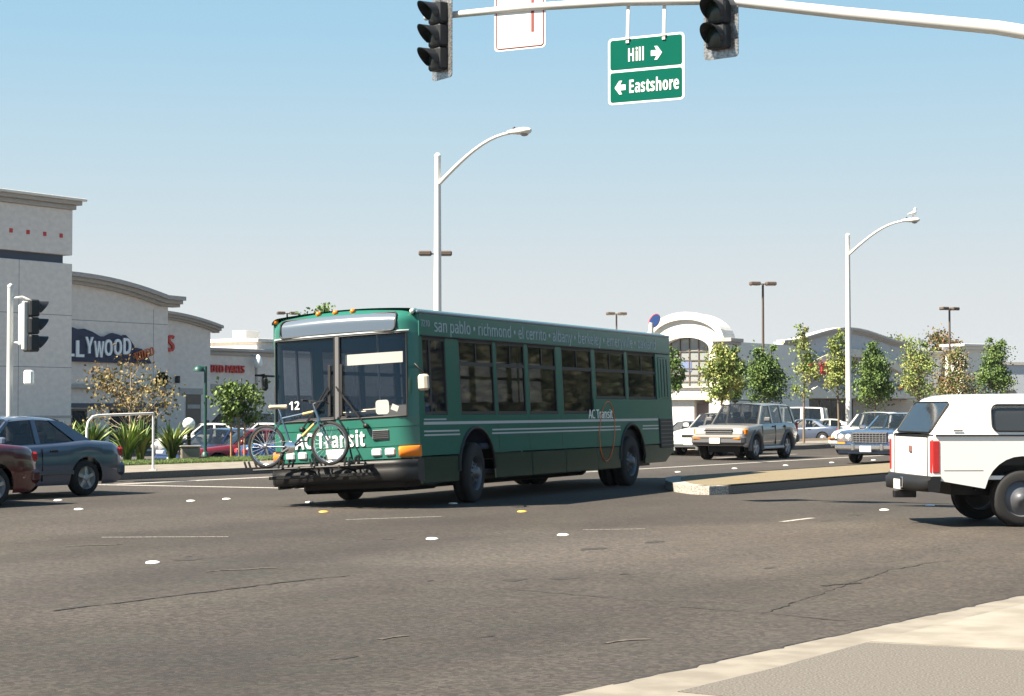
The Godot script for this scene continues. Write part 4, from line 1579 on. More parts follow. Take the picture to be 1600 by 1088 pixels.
	slab(st, [rp(140, 14)] + cor + [rp(-5.5, 60), rp(-3.5, 60), rp(-3.5, 17.6), rp(140, 17.6)], -0.8, 0.15)
	var sw := structure(st, "pavement", M.concrete)
	st = nb()
	slab(st, [rp(140, 13.995), rp(-1.5, 13.995), rp(-1.5, 14.18), rp(140, 14.18)], -0.02, 0.154)
	done(st, "kerb", M.kerb_side, sw)
	for k in 24:
		stripe(sw, "pavement_joint", "patch", [rp(1.5 + k * 3.0, 14.2), rp(1.5 + k * 3.0, 17.6)], 0.02, 0.1525)
	st = nb()
	slab(st, [rp(-3.5, 17.6), rp(140, 17.6), rp(140, 20.6), rp(-3.5, 20.6)], -0.8, 0.14)
	structure(st, "verge", M.soil)
	st = nb()
	slab(st, [rp(-3.5, 20.6), rp(220, 20.6), rp(220, 130), rp(-3.5, 130)], -0.8, LOT)
	structure(st, "parking_lot", M.lot)
	return road


func build_grass():
	rng.seed = 77
	var st := nb()
	for k in 5:
		var a := rng.randf() * TAU
		var d := Vector3(cos(a), 0, sin(a)) * 0.02
		var t := Vector3(-sin(a), 0, cos(a)) * 0.006
		var g := rng.randf_range(0.8, 1.2)
		st.set_color(Color(0.1 * g, 0.155 * g, 0.035 * g))
		var b := d * rng.randf_range(0.2, 1.4)
		ft(st, b - t, b + t, b + d * 2.0 + Vector3(0, rng.randf_range(0.05, 0.09), 0), d)
	var mm := MultiMesh.new()
	mm.transform_format = MultiMesh.TRANSFORM_3D
	mm.mesh = mesh_of(st)
	mm.instance_count = 42000
	for i in mm.instance_count:
		var s := rng.randf_range(-3.0, 18.0)
		var p := rng.randf_range(17.65, 19.6)
		mm.set_instance_transform(i, Transform3D(Basis(Vector3.UP, rng.randf() * TAU) * Basis.from_scale(Vector3.ONE * rng.randf_range(0.7, 1.3)), R(s, p, 0.14)))
	var o := MultiMeshInstance3D.new()
	o.name = "grass"
	o.multimesh = mm
	o.material_override = M.grass
	o.set_meta("kind", "stuff")
	o.set_meta("label", "short green grass strip beside the far pavement")
	o.set_meta("category", "grass")
	add_child(o)


# ------------------------------------------------------------------ street furniture
func street_lamp(label: String, s: float, p: float, bird := false) -> Node3D:
	var o := thing("street_lamp", label, "street lamp", R(s, p, 0.15), atan2(-UX, UD), "tall white street lamps along the far pavement")
	# local x points from the kerb over the road
	var st := nb()
	tube(st, [Vector3(0, 0, 0), Vector3(0, 4, 0), Vector3(0, 8.35, 0)], [0.125, 0.11, 0.085], 12)
	lathe(st, [Vector2(0.09, 8.33), Vector2(0.1, 8.38), Vector2(0.05, 8.44), Vector2(0, 8.45)], Transform3D.IDENTITY, 10)
	box(st, Vector3(0, 0.06, 0), Vector3(0.42, 0.12, 0.42), Basis.IDENTITY, 0.03)
	done(st, "pole", M.pole_white, o)
	st = nb()
	var pts := []
	for k in 11:
		var t := k / 10.0
		pts.append(Vector3(0.06 + 2.35 * t, 7.6 + 1.22 * sin(t * PI / 2.0 * 0.98), 0))
	tube(st, pts, [0.06, 0.058, 0.056, 0.054, 0.052, 0.05, 0.048, 0.046, 0.044, 0.042, 0.04], 8)
	done(st, "arm", M.pole_white, o)
	st = nb()
	var rs := []
	for e in [[2.3, 0.05, 0.05], [2.42, 0.07, 0.06], [2.6, 0.13, 0.085], [2.8, 0.17, 0.1], [2.95, 0.15, 0.085], [3.03, 0.06, 0.04]]:
		var r := []
		for j in 10:
			var a := TAU * j / 10.0
			r.append(Vector3(e[0], 8.84 + e[2] * sin(a), e[1] * cos(a)))
		rs.append(r)
	soft(st)
	rings(st, rs, true, true)
	var lm := done(st, "luminaire", M.pole_white, o)
	st = nb()
	lathe(st, [Vector2(0, -0.1), Vector2(0.07, -0.085), Vector2(0.11, -0.05), Vector2(0.12, 0)], Transform3D(Basis.IDENTITY, Vector3(2.83, 8.79, 0)), 12)
	done(st, "lens", M.lamp_grey, lm)
	st = nb()
	lathe(st, [Vector2(0.035, 0), Vector2(0.035, 0.06), Vector2(0, 0.07)], Transform3D(Basis.IDENTITY, Vector3(2.5, 8.91, 0)), 8)
	done(st, "photocell", M.ink, lm)
	if bird:
		var g := thing("gull", "white gull perched on the lamp head of the farther street lamp", "bird", o.transform * Vector3(2.76, 8.93, 0), 0.6)
		var body := nets([[Vector3(-0.16, 0.14, 0), Vector3(0.08, 0.2, 0), 0.045, 0.085], [Vector3(0.08, 0.22, 0), Vector3(0.13, 0.35, 0), 0.06, 0.04], [Vector3(0.13, 0.37, 0), Vector3(0.15, 0.375, 0), 0.048, 0.04], [Vector3(-0.16, 0.14, 0), Vector3(-0.3, 0.12, 0), 0.035, 0.012]], 0.012, 0.03)
		put("body", body, M.gull_white, g)
		st = nb()
		tube(st, [Vector3(0.18, 0.37, 0), Vector3(0.25, 0.355, 0)], [0.014, 0.004], 6)
		done(st, "beak", M.amber, g)
		st = nb()
		for z in [-0.03, 0.03]:
			tube(st, [Vector3(0.03, 0, z), Vector3(0.0, 0.14, z)], 0.008, 5)
		done(st, "legs", M.amber, g)
	return o


func lot_light(label: String, at: Vector3, h: float, turn: float, heads := 2):
	var o := thing("parking_light", label, "lamp post", at, turn, "brown parking lot lights")
	var st := nb()
	tube(st, [Vector3(0, 0, 0), Vector3(0, h - 0.12, 0)], [0.1, 0.075], 8)
	lathe(st, [Vector2(0.3, 0), Vector2(0.3, 0.7), Vector2(0, 0.7)], Transform3D.IDENTITY, 14)
	done(st, "pole", M.pole_brown, o)
	st = nb()
	bar(st, Vector3(-0.5, h - 0.15, 0), Vector3(0.5, h - 0.15, 0), 0.07, 0.06)
	done(st, "arm", M.pole_brown, o)
	for x in [-0.52, 0.52]:
		var hd := cb(o, "lamp_head", "pole_brown", Vector3(x, h - 0.12, 0), Vector3(0.66, 0.24, 0.5), 0.05)
		cb(hd, "lens", "lamp_grey", Vector3(x, h - 0.245, 0), Vector3(0.5, 0.02, 0.38), 0.0)


func signal_head(label: String, xf: Transform3D, plate := true, lit := -1) -> Node3D:
	# faces local -x ... lenses look along +z, x to the right, origin at the middle of the head
	var o := thing("traffic_signal", label, "traffic signal", Vector3.ZERO, 0.0, "signal heads over the junction")
	o.transform = xf
	if plate:
		var st := nb()
		prism(st, rounded(-0.29, -0.66, 0.29, 0.66, 0.06), -0.015, 0.0)
		done(st, "backplate", M.signal_face, o)
	for k in 3:
		var y := 0.36 - 0.36 * k
		var hs := cb(o, "housing", "signal_black", Vector3(0, y, 0.05), Vector3(0.34, 0.345, 0.22), 0.03)
		var st := nb()
		lathe(st, [Vector2(0, 0.0), Vector2(0.09, -0.012), Vector2(0.145, -0.03)], Transform3D(Basis(Vector3(1, 0, 0), PI / 2), Vector3(0, y, 0.19)), 18)
		done(st, "lens", M.lens_dark, hs)
		# tunnel visor
		st = nb()
		soft(st)
		var a0 := -PI * 0.2
		var n := 18
		for i in n:
			var t0 := a0 + PI * 1.4 * i / n
			var t1 := a0 + PI * 1.4 * (i + 1) / n
			for rr in [[0.155, 1.0], [0.146, -1.0]]:
				var r: float = rr[0]
				var f0: float = 0.42 - 0.14 * (1.0 - sin(t0))
				var f1: float = 0.42 - 0.14 * (1.0 - sin(t1))
				fq(st, Vector3(r * cos(t0), y + r * sin(t0), 0.15), Vector3(r * cos(t1), y + r * sin(t1), 0.15), Vector3(r * cos(t1), y + r * sin(t1), f1), Vector3(r * cos(t0), y + r * sin(t0), f0), Vector3(cos(t0), sin(t0), 0) * rr[1])
		done(st, "visor", M.signal_black, hs)
	var st2 := nb()
	box(st2, Vector3(0.0, 0, -0.09), Vector3(0.1, 1.0, 0.12), Basis.IDENTITY, 0.02)
	done(st2, "bracket", M.galvanised, o)
	return o


func build_mast():
	# mast arm over the near lanes: tip, the two signals and a bend down towards its pole, off to the right
	var dirn := Vector3(0.88, 0, 0.475)
	var pl := V(-1.085, 29.6)
	var at := func(t: float, y: float) -> Vector3:
		return Vector3(pl.x + 0.88 * t, y, pl.z + 0.475 * t)
	var o := thing("signal_mast", "galvanised traffic signal mast arm reaching over the road from the right", "signal mast", at.call(12.2, 0.0))
	var inv := o.transform.affine_inverse()
	var pts := []
	for e in [[-0.3, 7.62], [1.5, 7.6], [3.1, 7.53], [4.635, 7.4], [6.5, 7.02], [8.6, 6.62], [10.6, 6.1], [12.2, 5.65]]:
		pts.append(inv * at.call(e[0], e[1]))
	var st := nb()
	tube(st, pts, [0.05, 0.06, 0.068, 0.075, 0.085, 0.095, 0.11, 0.125], 12)
	done(st, "arm", M.galvanised, o)
	st = nb()
	tube(st, [Vector3.ZERO, Vector3(0, 5.9, 0)], [0.19, 0.14], 14)
	box(st, Vector3(0, 0.04, 0), Vector3(0.6, 0.08, 0.6), Basis.IDENTITY, 0.02)
	done(st, "pole", M.galvanised, o)
	# heads and signs face back down the road
	var face := Basis(Vector3(0.88, 0, 0.475), Vector3.UP, Vector3(-0.475, 0, 0.88))
	signal_head("traffic signal with mirrored backplate hanging beside the white sign", Transform3D(face * Basis(Vector3.UP, -0.5), at.call(0.0, 7.29)))
	signal_head("traffic signal with mirrored backplate hanging beside the green direction sign", Transform3D(face * Basis(Vector3.UP, -0.18), at.call(4.635, 7.21)))
	var sg := thing("direction_sign", "green road sign with white border reading Hill and Eastshore with arrows", "road sign")
	var c: Vector3 = at.call(3.46, 6.5)
	sg.transform = Transform3D(face, c)
	st = nb()
	prism(st, rounded(-0.61, -0.49, 0.61, 0.49, 0.06), -0.006, 0.006)
	done(st, "panel", M.sign_white, sg)
	for e in [[0.025, 0.455], [-0.455, -0.025]]:
		st = nb()
		prism(st, rounded(-0.575, e[0] - 0.005, 0.575, e[1] + 0.005, 0.035), 0.004, 0.009)
		done(st, "green_field", M.sign_green, sg)
	var t1 := writing("lettering", "Hill", 0.19, M.sign_white, sg, Transform3D.IDENTITY, 0.006)
	t1.transform = Transform3D(Basis.from_scale(Vector3(0.25 / t1.mesh.get_aabb().size.x, 1, 1)), Vector3(-0.155, 0.22, 0.012))
	var t2 := writing("lettering", "Eastshore", 0.19, M.sign_white, sg, Transform3D.IDENTITY, 0.006)
	t2.transform = Transform3D(Basis.from_scale(Vector3(0.79 / t2.mesh.get_aabb().size.x, 1, 1)), Vector3(0.13, -0.245, 0.012))
	for e in [[0.16, 0.22, 1.0], [-0.4, -0.245, -1.0]]:
		st = nb()
		var ar := []
		for p in [[-0.075, 0.04], [0.015, 0.04], [-0.02, 0.1], [0.025, 0.1], [0.1, 0.0], [0.025, -0.1], [-0.02, -0.1], [0.015, -0.04], [-0.075, -0.04]]:
			ar.append(Vector2(e[0] + p[0] * e[2], e[1] + p[1]))
		prism(st, ar, 0.008, 0.015)
		done(st, "arrow", M.sign_white, sg)
	st = nb()
	for x in [-0.29, 0.29]:
		bar(st, Vector3(x, 0.4, 0.016), Vector3(x, 1.02, -0.02), 0.05, 0.02, Vector3(1, 0, 0))
		box(st, Vector3(x, 0.475, 0.02), Vector3(0.07, 0.03, 0.03))
	done(st, "hanger", M.galvanised, sg)
	var ws := thing("white_sign", "white rectangular road sign with thin red border beside the signal", "road sign")
	ws.transform = Transform3D(face, at.call(1.37, 7.47))
	st = nb()
	prism(st, rounded(-0.44, -0.5, 0.44, 0.42, 0.06), -0.006, 0.006)
	done(st, "panel", M.sign_white, ws)
	st = nb()
	var ed := rounded(-0.405, -0.465, 0.405, 0.385, 0.045)
	var loop := []
	for p in ed:
		loop.append(Vector3(p.x, p.y, 0.005))
	loop.append(loop[0])
	tube(st, loop, 0.013, 4, false)
	done(st, "border", M.sign_edge_red, ws)
	cb(ws, "symbol_bar", "sign_edge_red", Vector3(0.22, 0.0, 0.007), Vector3(0.05, 0.5, 0.006), 0.0)
	st = nb()
	bar(st, Vector3(0, -0.1, -0.02), Vector3(0, 0.4, -0.02), 0.06, 0.02, Vector3(1, 0, 0))
	done(st, "hanger", M.galvanised, ws)


func build_corner_signal():
	var o := thing("signal_pole", "grey signal pole standing at the far corner beside the silver blue sedan", "pole", V(-10.35, 39.6, 0.15))
	var st := nb()
	tube(st, [Vector3.ZERO, Vector3(0, 3.9, 0)], [0.07, 0.06], 10)
	lathe(st, [Vector2(0.065, 3.88), Vector2(0.07, 3.92), Vector2(0, 3.97)], Transform3D.IDENTITY, 10)
	tube(st, [Vector3(0, 3.65, 0), Vector3(0.25, 3.68, 0), Vector3(0.42, 3.6, 0)], 0.03, 6)
	tube(st, [Vector3(0, 2.75, 0), Vector3(0.25, 2.72, 0), Vector3(0.42, 2.7, 0)], 0.03, 6)
	done(st, "pole", M.galvanised, o)
	signal_head("side view traffic signal on the corner pole at the picture edge", Transform3D(Basis(Vector3.UP, 2.3), V(-9.86, 39.2, 3.22)), false)
	cb(o, "sunlit_housing_side", "globe", Vector3(0.3, 3.1, 0.08), Vector3(0.2, 0.86, 0.14), 0.03)  # white box paints in the sunlit side of the signal housing
	var b := cb(o, "crossing_signal", "globe", Vector3(0.42, 2.02, 0.1), Vector3(0.18, 0.3, 0.2), 0.03)


# ------------------------------------------------------------------ shops across the road; x along the street, z towards it
const LOT := -0.5


func row_frame(p: float) -> Transform3D:
	return Transform3D(Basis(Vector3.UP, atan2(UD, UX)), R(0, p))


func shop(called: String, label: String, p: float) -> Node3D:
	var o := thing(called, label, "building")
	o.transform = row_frame(p)
	return o


func wb(o: Node, called: String, m: String, x0: float, x1: float, y0: float, y1: float, z0: float, z1: float, ch := 0.0) -> MeshInstance3D:
	return cb(o, called, m, Vector3((x0 + x1) * 0.5, (y0 + y1) * 0.5, (z0 + z1) * 0.5), Vector3(x1 - x0, y1 - y0, z1 - z0), ch)


func arch_pts(x0: float, y0: float, x1: float, y1: float, rise: float, n := 14) -> Array:
	var out := []
	for k in n + 1:
		var t := float(k) / n
		out.append(Vector2(lerpf(x0, x1, t), lerpf(y0, y1, t) + rise * 4.0 * t * (1.0 - t)))
	return out


func curved_cornice(o: Node, m: String, top: Array, thick: float, z0: float, z1: float):
	# two steps: a wide lip over a narrower moulding
	for e in [[0.0, thick * 0.38, z1], [thick * 0.38, thick * 0.72, lerpf(z0, z1, 0.68)], [thick * 0.72, thick, lerpf(z0, z1, 0.36)]]:
		var st := nb()
		var poly := []
		for p in top:
			poly.append(Vector2(p.x, p.y - e[0]))
		for k in range(top.size() - 1, -1, -1):
			poly.append(Vector2(top[k].x, top[k].y - e[1]))
		prism(st, poly, z0 - 0.3, e[2])
		done(st, "cornice", M[m], o)


func storefront(o: Node, x0: float, x1: float, y1: float, z: float, bays: int):
	for k in bays:
		var a := lerpf(x0, x1, float(k) / bays)
		var b := lerpf(x0, x1, float(k + 1) / bays)
		var w = wb(o, "window", "bronze_frame", a, b, LOT + 0.1, y1, z - 0.1, z + 0.01)
		wb(w, "pane", "glass_shop", a + 0.06, b - 0.06, LOT + 0.5, y1 - 0.08, z + 0.012, z + 0.02)


func build_left_shops():
	var st: SurfaceTool
	# corner tower
	var o := shop("shop_tower", "tall grey stucco corner tower with red squares and a dark band", 48.0)
	wb(o, "wall", "stucco", 20.0, 30.04, LOT, 7.9, -7.0, 1.2, 0.02)
	wb(o, "dark_band", "slate_band", 20.2, 29.7, 7.9, 8.28, -6.8, 0.95)
	wb(o, "upper_wall", "stucco", 20.0, 30.04, 8.28, 10.3, -7.0, 1.2, 0.02)
	for e in [[10.3, 10.5, 0.12], [10.5, 10.68, 0.3], [10.68, 10.8, 0.45]]:
		wb(o, "cornice", "stucco_white" if e[2] > 0.4 else "stucco_trim", 20.0 - e[2], 30.04 + e[2], e[0], e[1], -7.0 - e[2], 1.2 + e[2], 0.02)
	for k in 9:
		wb(o, "red_square", "sign_red", 29.25 - k * 0.97, 29.42 - k * 0.97, 9.02, 9.2, 1.2, 1.23)
	wb(o, "base_band", "stucco_trim", 20.0, 30.06, 1.1, 1.2, 0.5, 1.23)
	for y in [3.3, 5.6]:
		wb(o, "control_joint", "slate_band", 20.0, 30.04, y, y + 0.02, 1.19, 1.203)
	wb(o, "control_joint", "slate_band", 26.9, 26.92, 1.2, 7.9, 1.19, 1.203)
	# video shop
	o = shop("video_shop", "grey stucco shop with curved cornice and a navy mountain sign", 48.0)
	st = nb()
	var top := arch_pts(24.0, 6.75, 36.6, 6.72, 0.72, 20) + [Vector2(37.5, 6.7)]
	var poly := []
	for p in top:
		poly.append(Vector2(p.x, p.y - 0.1))
	poly += [Vector2(37.5, LOT), Vector2(24.0, LOT)]
	prism(st, poly, -9.0, 0.0)
	done(st, "wall", M.stucco, o)
	curved_cornice(o, "stucco_trim", arch_pts(24.0, 6.95, 36.9, 6.88, 0.72, 20) + [Vector2(38.1, 6.86)], 0.5, 0.0, 0.62)
	wb(o, "control_joint", "slate_band", 36.5, 36.52, 2.6, 6.2, -0.01, 0.003)
	wb(o, "control_joint", "slate_band", 24.0, 37.5, 5.5, 5.52, -0.01, 0.003)
	wb(o, "ledge", "stucco_trim", 30.0, 37.5, 2.42, 2.62, 0.0, 0.25, 0.02)
	wb(o, "soffit_band", "slate_band", 30.0, 37.4, 1.55, 1.75, 0.0, 0.1)
	storefront(o, 30.2, 32.2, 1.5, 0.0, 2)
	storefront(o, 33.6, 36.8, 1.5, 0.0, 3)
	var sg := thing("mountain_sign", "navy mountain shaped shop sign with white staggered letters", "sign")
	sg.transform = row_frame(48.0)
	st = nb()
	prism(st, [Vector2(29.0, 3.62), Vector2(36.2, 3.62), Vector2(35.9, 4.0), Vector2(35.5, 4.3), Vector2(35.1, 4.35), Vector2(34.7, 4.75), Vector2(34.45, 4.92), Vector2(34.2, 4.85), Vector2(34.0, 4.92), Vector2(33.6, 4.98), Vector2(33.2, 4.82), Vector2(32.8, 4.8), Vector2(32.3, 5.0), Vector2(31.8, 5.12), Vector2(31.4, 5.08), Vector2(30.9, 5.2), Vector2(30.2, 5.0), Vector2(29.6, 4.5)], 0.03, 0.2)
	done(st, "board", M.sign_navy, sg)
	var ys := [4.3, 4.2, 4.22, 4.2, 4.38, 4.22, 4.3, 4.34, 4.4]
	for k in 9:
		var t := writing("letter", "HOLLYWOOD"[k], 0.74, M.sign_letter, sg, Transform3D.IDENTITY, 0.06)
		var w: float = t.mesh.get_aabb().size.x
		t.transform = Transform3D(Basis.from_scale(Vector3((0.5 if k != 5 else 0.62) / w, 1, 1)), Vector3(34.5 - 0.605 * (8 - k), ys[k] - 0.02, 0.23))
	var vd := writing("letter", "VIDEO", 0.4, M.sign_orange, sg, Transform3D.IDENTITY, 0.06, true, "Droid Serif")
	vd.transform = Transform3D(Basis(Vector3(0, 0, 1), 0.26) * Basis.from_scale(Vector3(1.35 / vd.mesh.get_aabb().size.x, 1, 1)), Vector3(35.62, 4.06, 0.26))
	# shop with the red S
	o = shop("letter_shop", "grey stucco shop with a red letter S under a curved cornice", 49.2)
	st = nb()
	poly = arch_pts(36.0, 6.0, 41.9, 5.4, 0.22, 12) + [Vector2(41.9, LOT), Vector2(36.0, LOT)]
	prism(st, poly, -9.0, 0.0)
	done(st, "wall", M.stucco, o)
	curved_cornice(o, "stucco_trim", arch_pts(36.0, 6.22, 42.4, 5.66, 0.24, 12), 0.36, 0.0, 0.45)
	writing("lettering", "S", 0.8, M.sign_red, o, Transform3D(Basis.from_scale(Vector3(0.95, 1, 1)), Vector3(38.92, 4.66, 0.08)), 0.1)
	wb(o, "panel_recess", "stucco_trim", 39.6, 41.3, 2.2, 2.5, 0.0, 0.06)
	var dr = wb(o, "door", "bronze_frame", 40.1, 41.2, LOT, 2.2, -0.05, 0.02)
	wb(dr, "louver", "stucco_trim", 40.2, 41.1, 1.5, 1.7, 0.02, 0.05)
	wb(o, "wall_lamp", "ink", 39.3, 39.45, 2.75, 3.1, 0.0, 0.25, 0.03)
	var wr := thing("wreath", "dark green round wreath hanging on the grey shop wall", "wreath")
	wr.transform = row_frame(48.0) * Transform3D(Basis.IDENTITY, Vector3(37.0, 2.85, 0.1))
	rng.seed = 5
	st = nb()
	for k in 900:
		var a := rng.randf() * TAU
		var r := 0.38 * sqrt(rng.randf())
		var g := rng.randf_range(0.6, 1.4)
		leaf_quad(st, Vector3(cos(a) * r, sin(a) * r, rng.randf_range(-0.06, 0.12)), 0.1, Color(0.012 * g, 0.025 * g, 0.014 * g))
	done(st, "foliage", M.leaf, wr)
	# motor shop
	o = shop("motor_shop", "low grey shop with red lettering on its wall beside the bus", 50.5)
	wb(o, "wall", "stucco", 40.0, 62.0, LOT, 4.45, -12.0, 0.0, 0.02)
	for e in [[4.25, 4.45, 0.12], [4.45, 4.62, 0.28]]:
		wb(o, "cornice", "stucco_trim", 40.0, 62.2, e[0], e[1], -12.0, e[2], 0.02)
	var pr = wb(o, "raised_block", "stucco_white", 47.15, 54.0, 4.62, 5.02, -7.0, -0.1, 0.02)
	wb(pr, "cornice", "stucco_white", 47.0, 54.2, 5.02, 5.2, -7.2, 0.1, 0.02)
	var ap := writing("lettering", "AUTO PARTS", 0.38, M.sign_red, o, Transform3D.IDENTITY, 0.1)
	ap.transform = Transform3D(Basis.from_scale(Vector3(2.95 / ap.mesh.get_aabb().size.x, 1, 1)), Vector3(44.45, 3.53, 0.08))
	wb(o, "panel_recess", "stucco_trim", 43.4, 46.4, 2.4, 2.75, 0.0, 0.05)
	st = nb()
	lathe(st, [Vector2(0.05, 0.32), Vector2(0.16, 0.2), Vector2(0.24, -0.1), Vector2(0.2, -0.34), Vector2(0, -0.4)], Transform3D(Basis.IDENTITY, Vector3(46.6, 4.0, 0.45)), 12)
	bar(st, Vector3(46.6, 4.3, 0.0), Vector3(46.6, 4.3, 0.45), 0.05, 0.05)
	done(st, "wall_floodlight", M.globe, o)
	wb(o, "wall_lamp", "ink", 47.45, 47.6, 2.9, 3.25, 0.0, 0.25, 0.03)
	for x in [43.0, 49.0, 52.5, 56.0]:
		wb(o, "control_joint", "slate_band", x, x + 0.02, 2.8, 4.25, -0.01, 0.003)
	for e in [[44.6, -3.0, 0.9], [52.0, -5.0, 1.3]]:
		wb(o, "roof_unit", "galvanised", e[0], e[0] + 1.2, 4.6, 4.6 + e[2], e[1] - 1.0, e[1], 0.03)
	wb(o, "downpipe", "stucco_trim", 46.9, 47.0, LOT, 4.2, 0.0, 0.08)
	storefront(o, 49.0, 60.0, 2.2, 0.0, 6)


# ------------------------------------------------------------------ shopping centre on the right
func build_mall():
	var st: SurfaceTool
	# entrance pavilion with the big arch, facing down the road
	var o := thing("arch_pavilion", "sunlit white pavilion with a round arched gable and tall gridded window", "building")
	o.transform = Transform3D(Basis(Vector3.UP, atan2(-UX, UD)), V(11.75, 130.0))
	# local x along its front (towards the viewer's right), z to the street corner
	var w := 3.25
	var arch_out := []
	var arch_in := []
	for k in 25:
		var a := PI * k / 24.0
		arch_out.append(Vector2(-2.95 * cos(a), 6.0 + 1.95 * sin(a)))
		arch_in.append(Vector2(-1.75 * cos(a), 5.5 + 0.8 * sin(a)))
	var poly := [Vector2(-w, LOT), Vector2(-w, 6.0)] + arch_out + [Vector2(w, 6.0), Vector2(w, LOT), Vector2(1.75, LOT)]
	for k in 25:
		poly.append(arch_in[24 - k])
	poly.append(Vector2(-1.75, LOT))
	st = nb()
	prism(st, poly, -1.6, 0.0)
	done(st, "gable_wall", M.stucco_white, o)
	wb(o, "lower_wall", "stucco_white", -1.748, 1.748, 2.1, 2.9, -1.5, -0.1)
	wb(o, "door_wall", "stucco_white", -1.748, 0.55, LOT, 2.1, -1.5, -0.15)
	wb(o, "door", "roof_tile_dull", 0.6, 1.5, LOT, 1.85, -0.6, -0.5)
	for e in [[2.05, 2.25, 0.18], [2.9, 2.98, 0.1]]:
		wb(o, "string_course", "stucco_trim" if e[2] > 0.15 else "stucco_white", -w, 1.9, e[0], e[1], -0.1, e[2], 0.02)
	st = nb()
	var ring := []
	for k in 25:
		ring.append(arch_out[k] + Vector2(0, 0.06))
	for k in 25:
		var a := PI * (24 - k) / 24.0
		ring.append(Vector2(-2.6 * cos(a), 6.0 + 1.5 * sin(a)))
	prism(st, ring, -0.2, 0.22)
	done(st, "arch_moulding", M.stucco_white, o)
	var gl := nb()
	var gp := [Vector2(-1.74, 2.9)]
	for k in 25:
		gp.append(arch_in[k])
	gp.append(Vector2(1.74, 2.9))
	prism(gl, gp, -0.62, -0.6)
	var wn := done(gl, "window", M.glass_arch, o)
	for k in 5:
		var x := -1.4 + k * 0.7
		var t: float = 5.5 + 0.8 * sqrt(maxf(0.0, 1.0 - x * x / 3.0625))
		wb(wn, "mullion", "pole_brown", x - 0.03, x + 0.03, 2.9, t, -0.6, -0.53)
	for y in [3.3, 3.75, 4.2, 4.75, 5.35]:
		wb(wn, "transom", "pole_brown", -1.73, 1.73, y - 0.03, y + 0.03, -0.6, -0.54)
	wb(wn, "poster", "sign_navy_pale", -0.75, 0.15, 4.0, 4.72, -0.6, -0.57)
	wb(o, "back_block", "stucco_white", -w, w - 0.4, LOT, 6.0, -14.0, -1.6)
	for e in [[5.75, 5.95, 0.15], [5.95, 6.2, 0.32]]:
		for x in [[w - 1.15, w + e[2]], [-w - e[2], -w + 1.15]]:
			wb(o, "cornice", "stucco_trim", x[0], x[1], e[0], e[1], -1.6, e[2], 0.02)
	wb(o, "pilaster", "stucco_white", w - 1.0, w + 0.05, LOT, 5.75, -1.55, 0.08, 0.02)
	# main shop with the wave gable
	o = thing("wave_gable_store", "long grey blue store with a wavy gable and red sign letters", "building")
	o.transform = Transform3D(Basis(Vector3.UP, atan2(0.5, 0.866)) * Basis.from_scale(Vector3(1.17, 1, 1)), V(20, 150))
	wb(o, "wall", "stucco_blue", -7.0, 19.0, LOT, 5.7, -16.0, 0.0, 0.02)
	for e in [[5.7, 5.9, 0.1], [5.9, 6.12, 0.25]]:
		wb(o, "cornice", "stucco_trim", -7.0, 19.2, e[0], e[1], -16.0, e[2], 0.02)
	wb(o, "coping", "stucco_white", -7.0, 19.2, 6.12, 6.2, -16.0, 0.27, 0.01)
	var top := []
	for k in 29:
		var t := k / 28.0
		var y := 6.75 + 1.12 * pow(0.5 - 0.5 * cos(TAU * t), 0.9)
		top.append(Vector2(lerpf(0.7, 11.8, t), y))
	st = nb()
	poly = []
	for p in top:
		poly.append(p - Vector2(0, 0.05))
	poly += [Vector2(11.5, 6.0), Vector2(11.5, 5.2), Vector2(1.0, 5.2), Vector2(1.0, 6.0)]
	prism(st, poly, -0.4, 0.6)
	done(st, "wave_gable", M.stucco_blue, o)
	curved_cornice(o, "stucco_trim", top, 0.38, 0.6, 1.05)
	st = nb()
	var cp := []
	for p in top:
		cp.append(p + Vector2(0, 0.07))
	for k in range(28, -1, -1):
		cp.append(top[k] + Vector2(0, 0.004))
	prism(st, cp, 0.0, 1.08)
	done(st, "coping", M.stucco_white, o)
	# pale arched band over the entrance
	st = nb()
	var band := arch_pts(2.2, 4.7, 11.0, 4.7, 1.5, 16)
	poly = band.duplicate()
	for k in range(16, -1, -1):
		poly.append(band[k] - Vector2(0, 0.62 if k > 0 and k < 16 else 0.4))
	prism(st, poly, 0.6, 1.3)
	done(st, "entrance_arch", M.stucco_cream, o)
	st = nb()
	var can := [Vector2(2.3, 2.3)]
	for k in 6:
		can += [Vector2(2.4 + k * 1.6, 2.75), Vector2(3.2 + k * 1.6, 3.25)]
	can += [Vector2(12.0, 2.75), Vector2(12.1, 2.3)]
	prism(st, can, 1.2, 1.5)
	done(st, "zigzag_canopy", M.stucco_cream, o)
	wb(o, "canopy_soffit", "stucco_trim", 2.3, 12.1, 2.25, 2.33, 0.0, 1.4)
	storefront(o, 2.3, 7.2, 2.2, 0.05, 5)
	wb(o, "plinth_wall", "stucco_trim", 7.2, 19.0, LOT, 2.2, -0.2, 0.12)
	st = nb()
	prism(st, [Vector2(0.1, LOT), Vector2(1.6, LOT), Vector2(1.6, 2.6), Vector2(1.2, 3.9), Vector2(0.7, 4.6), Vector2(0.9, 3.4), Vector2(0.5, 2.2)], 0.4, 2.0)
	done(st, "flared_column", M.stucco_cream, o)
	var rd := writing("lettering", "Longs", 1.15, M.sign_red, o, Transform3D.IDENTITY, 0.15, true, "Droid Serif")
	rd.transform = Transform3D(Basis.from_scale(Vector3(4.6 / rd.mesh.get_aabb().size.x, 1, 1)), Vector3(3.7, 4.7, 1.45))
	var r2 := writing("lettering", "Drugs", 0.45, M.sign_red, o, Transform3D.IDENTITY, 0.12)
	r2.transform = Transform3D(Basis.from_scale(Vector3(1.7 / r2.mesh.get_aabb().size.x, 1, 1)), Vector3(12.1, 3.2, 0.15))
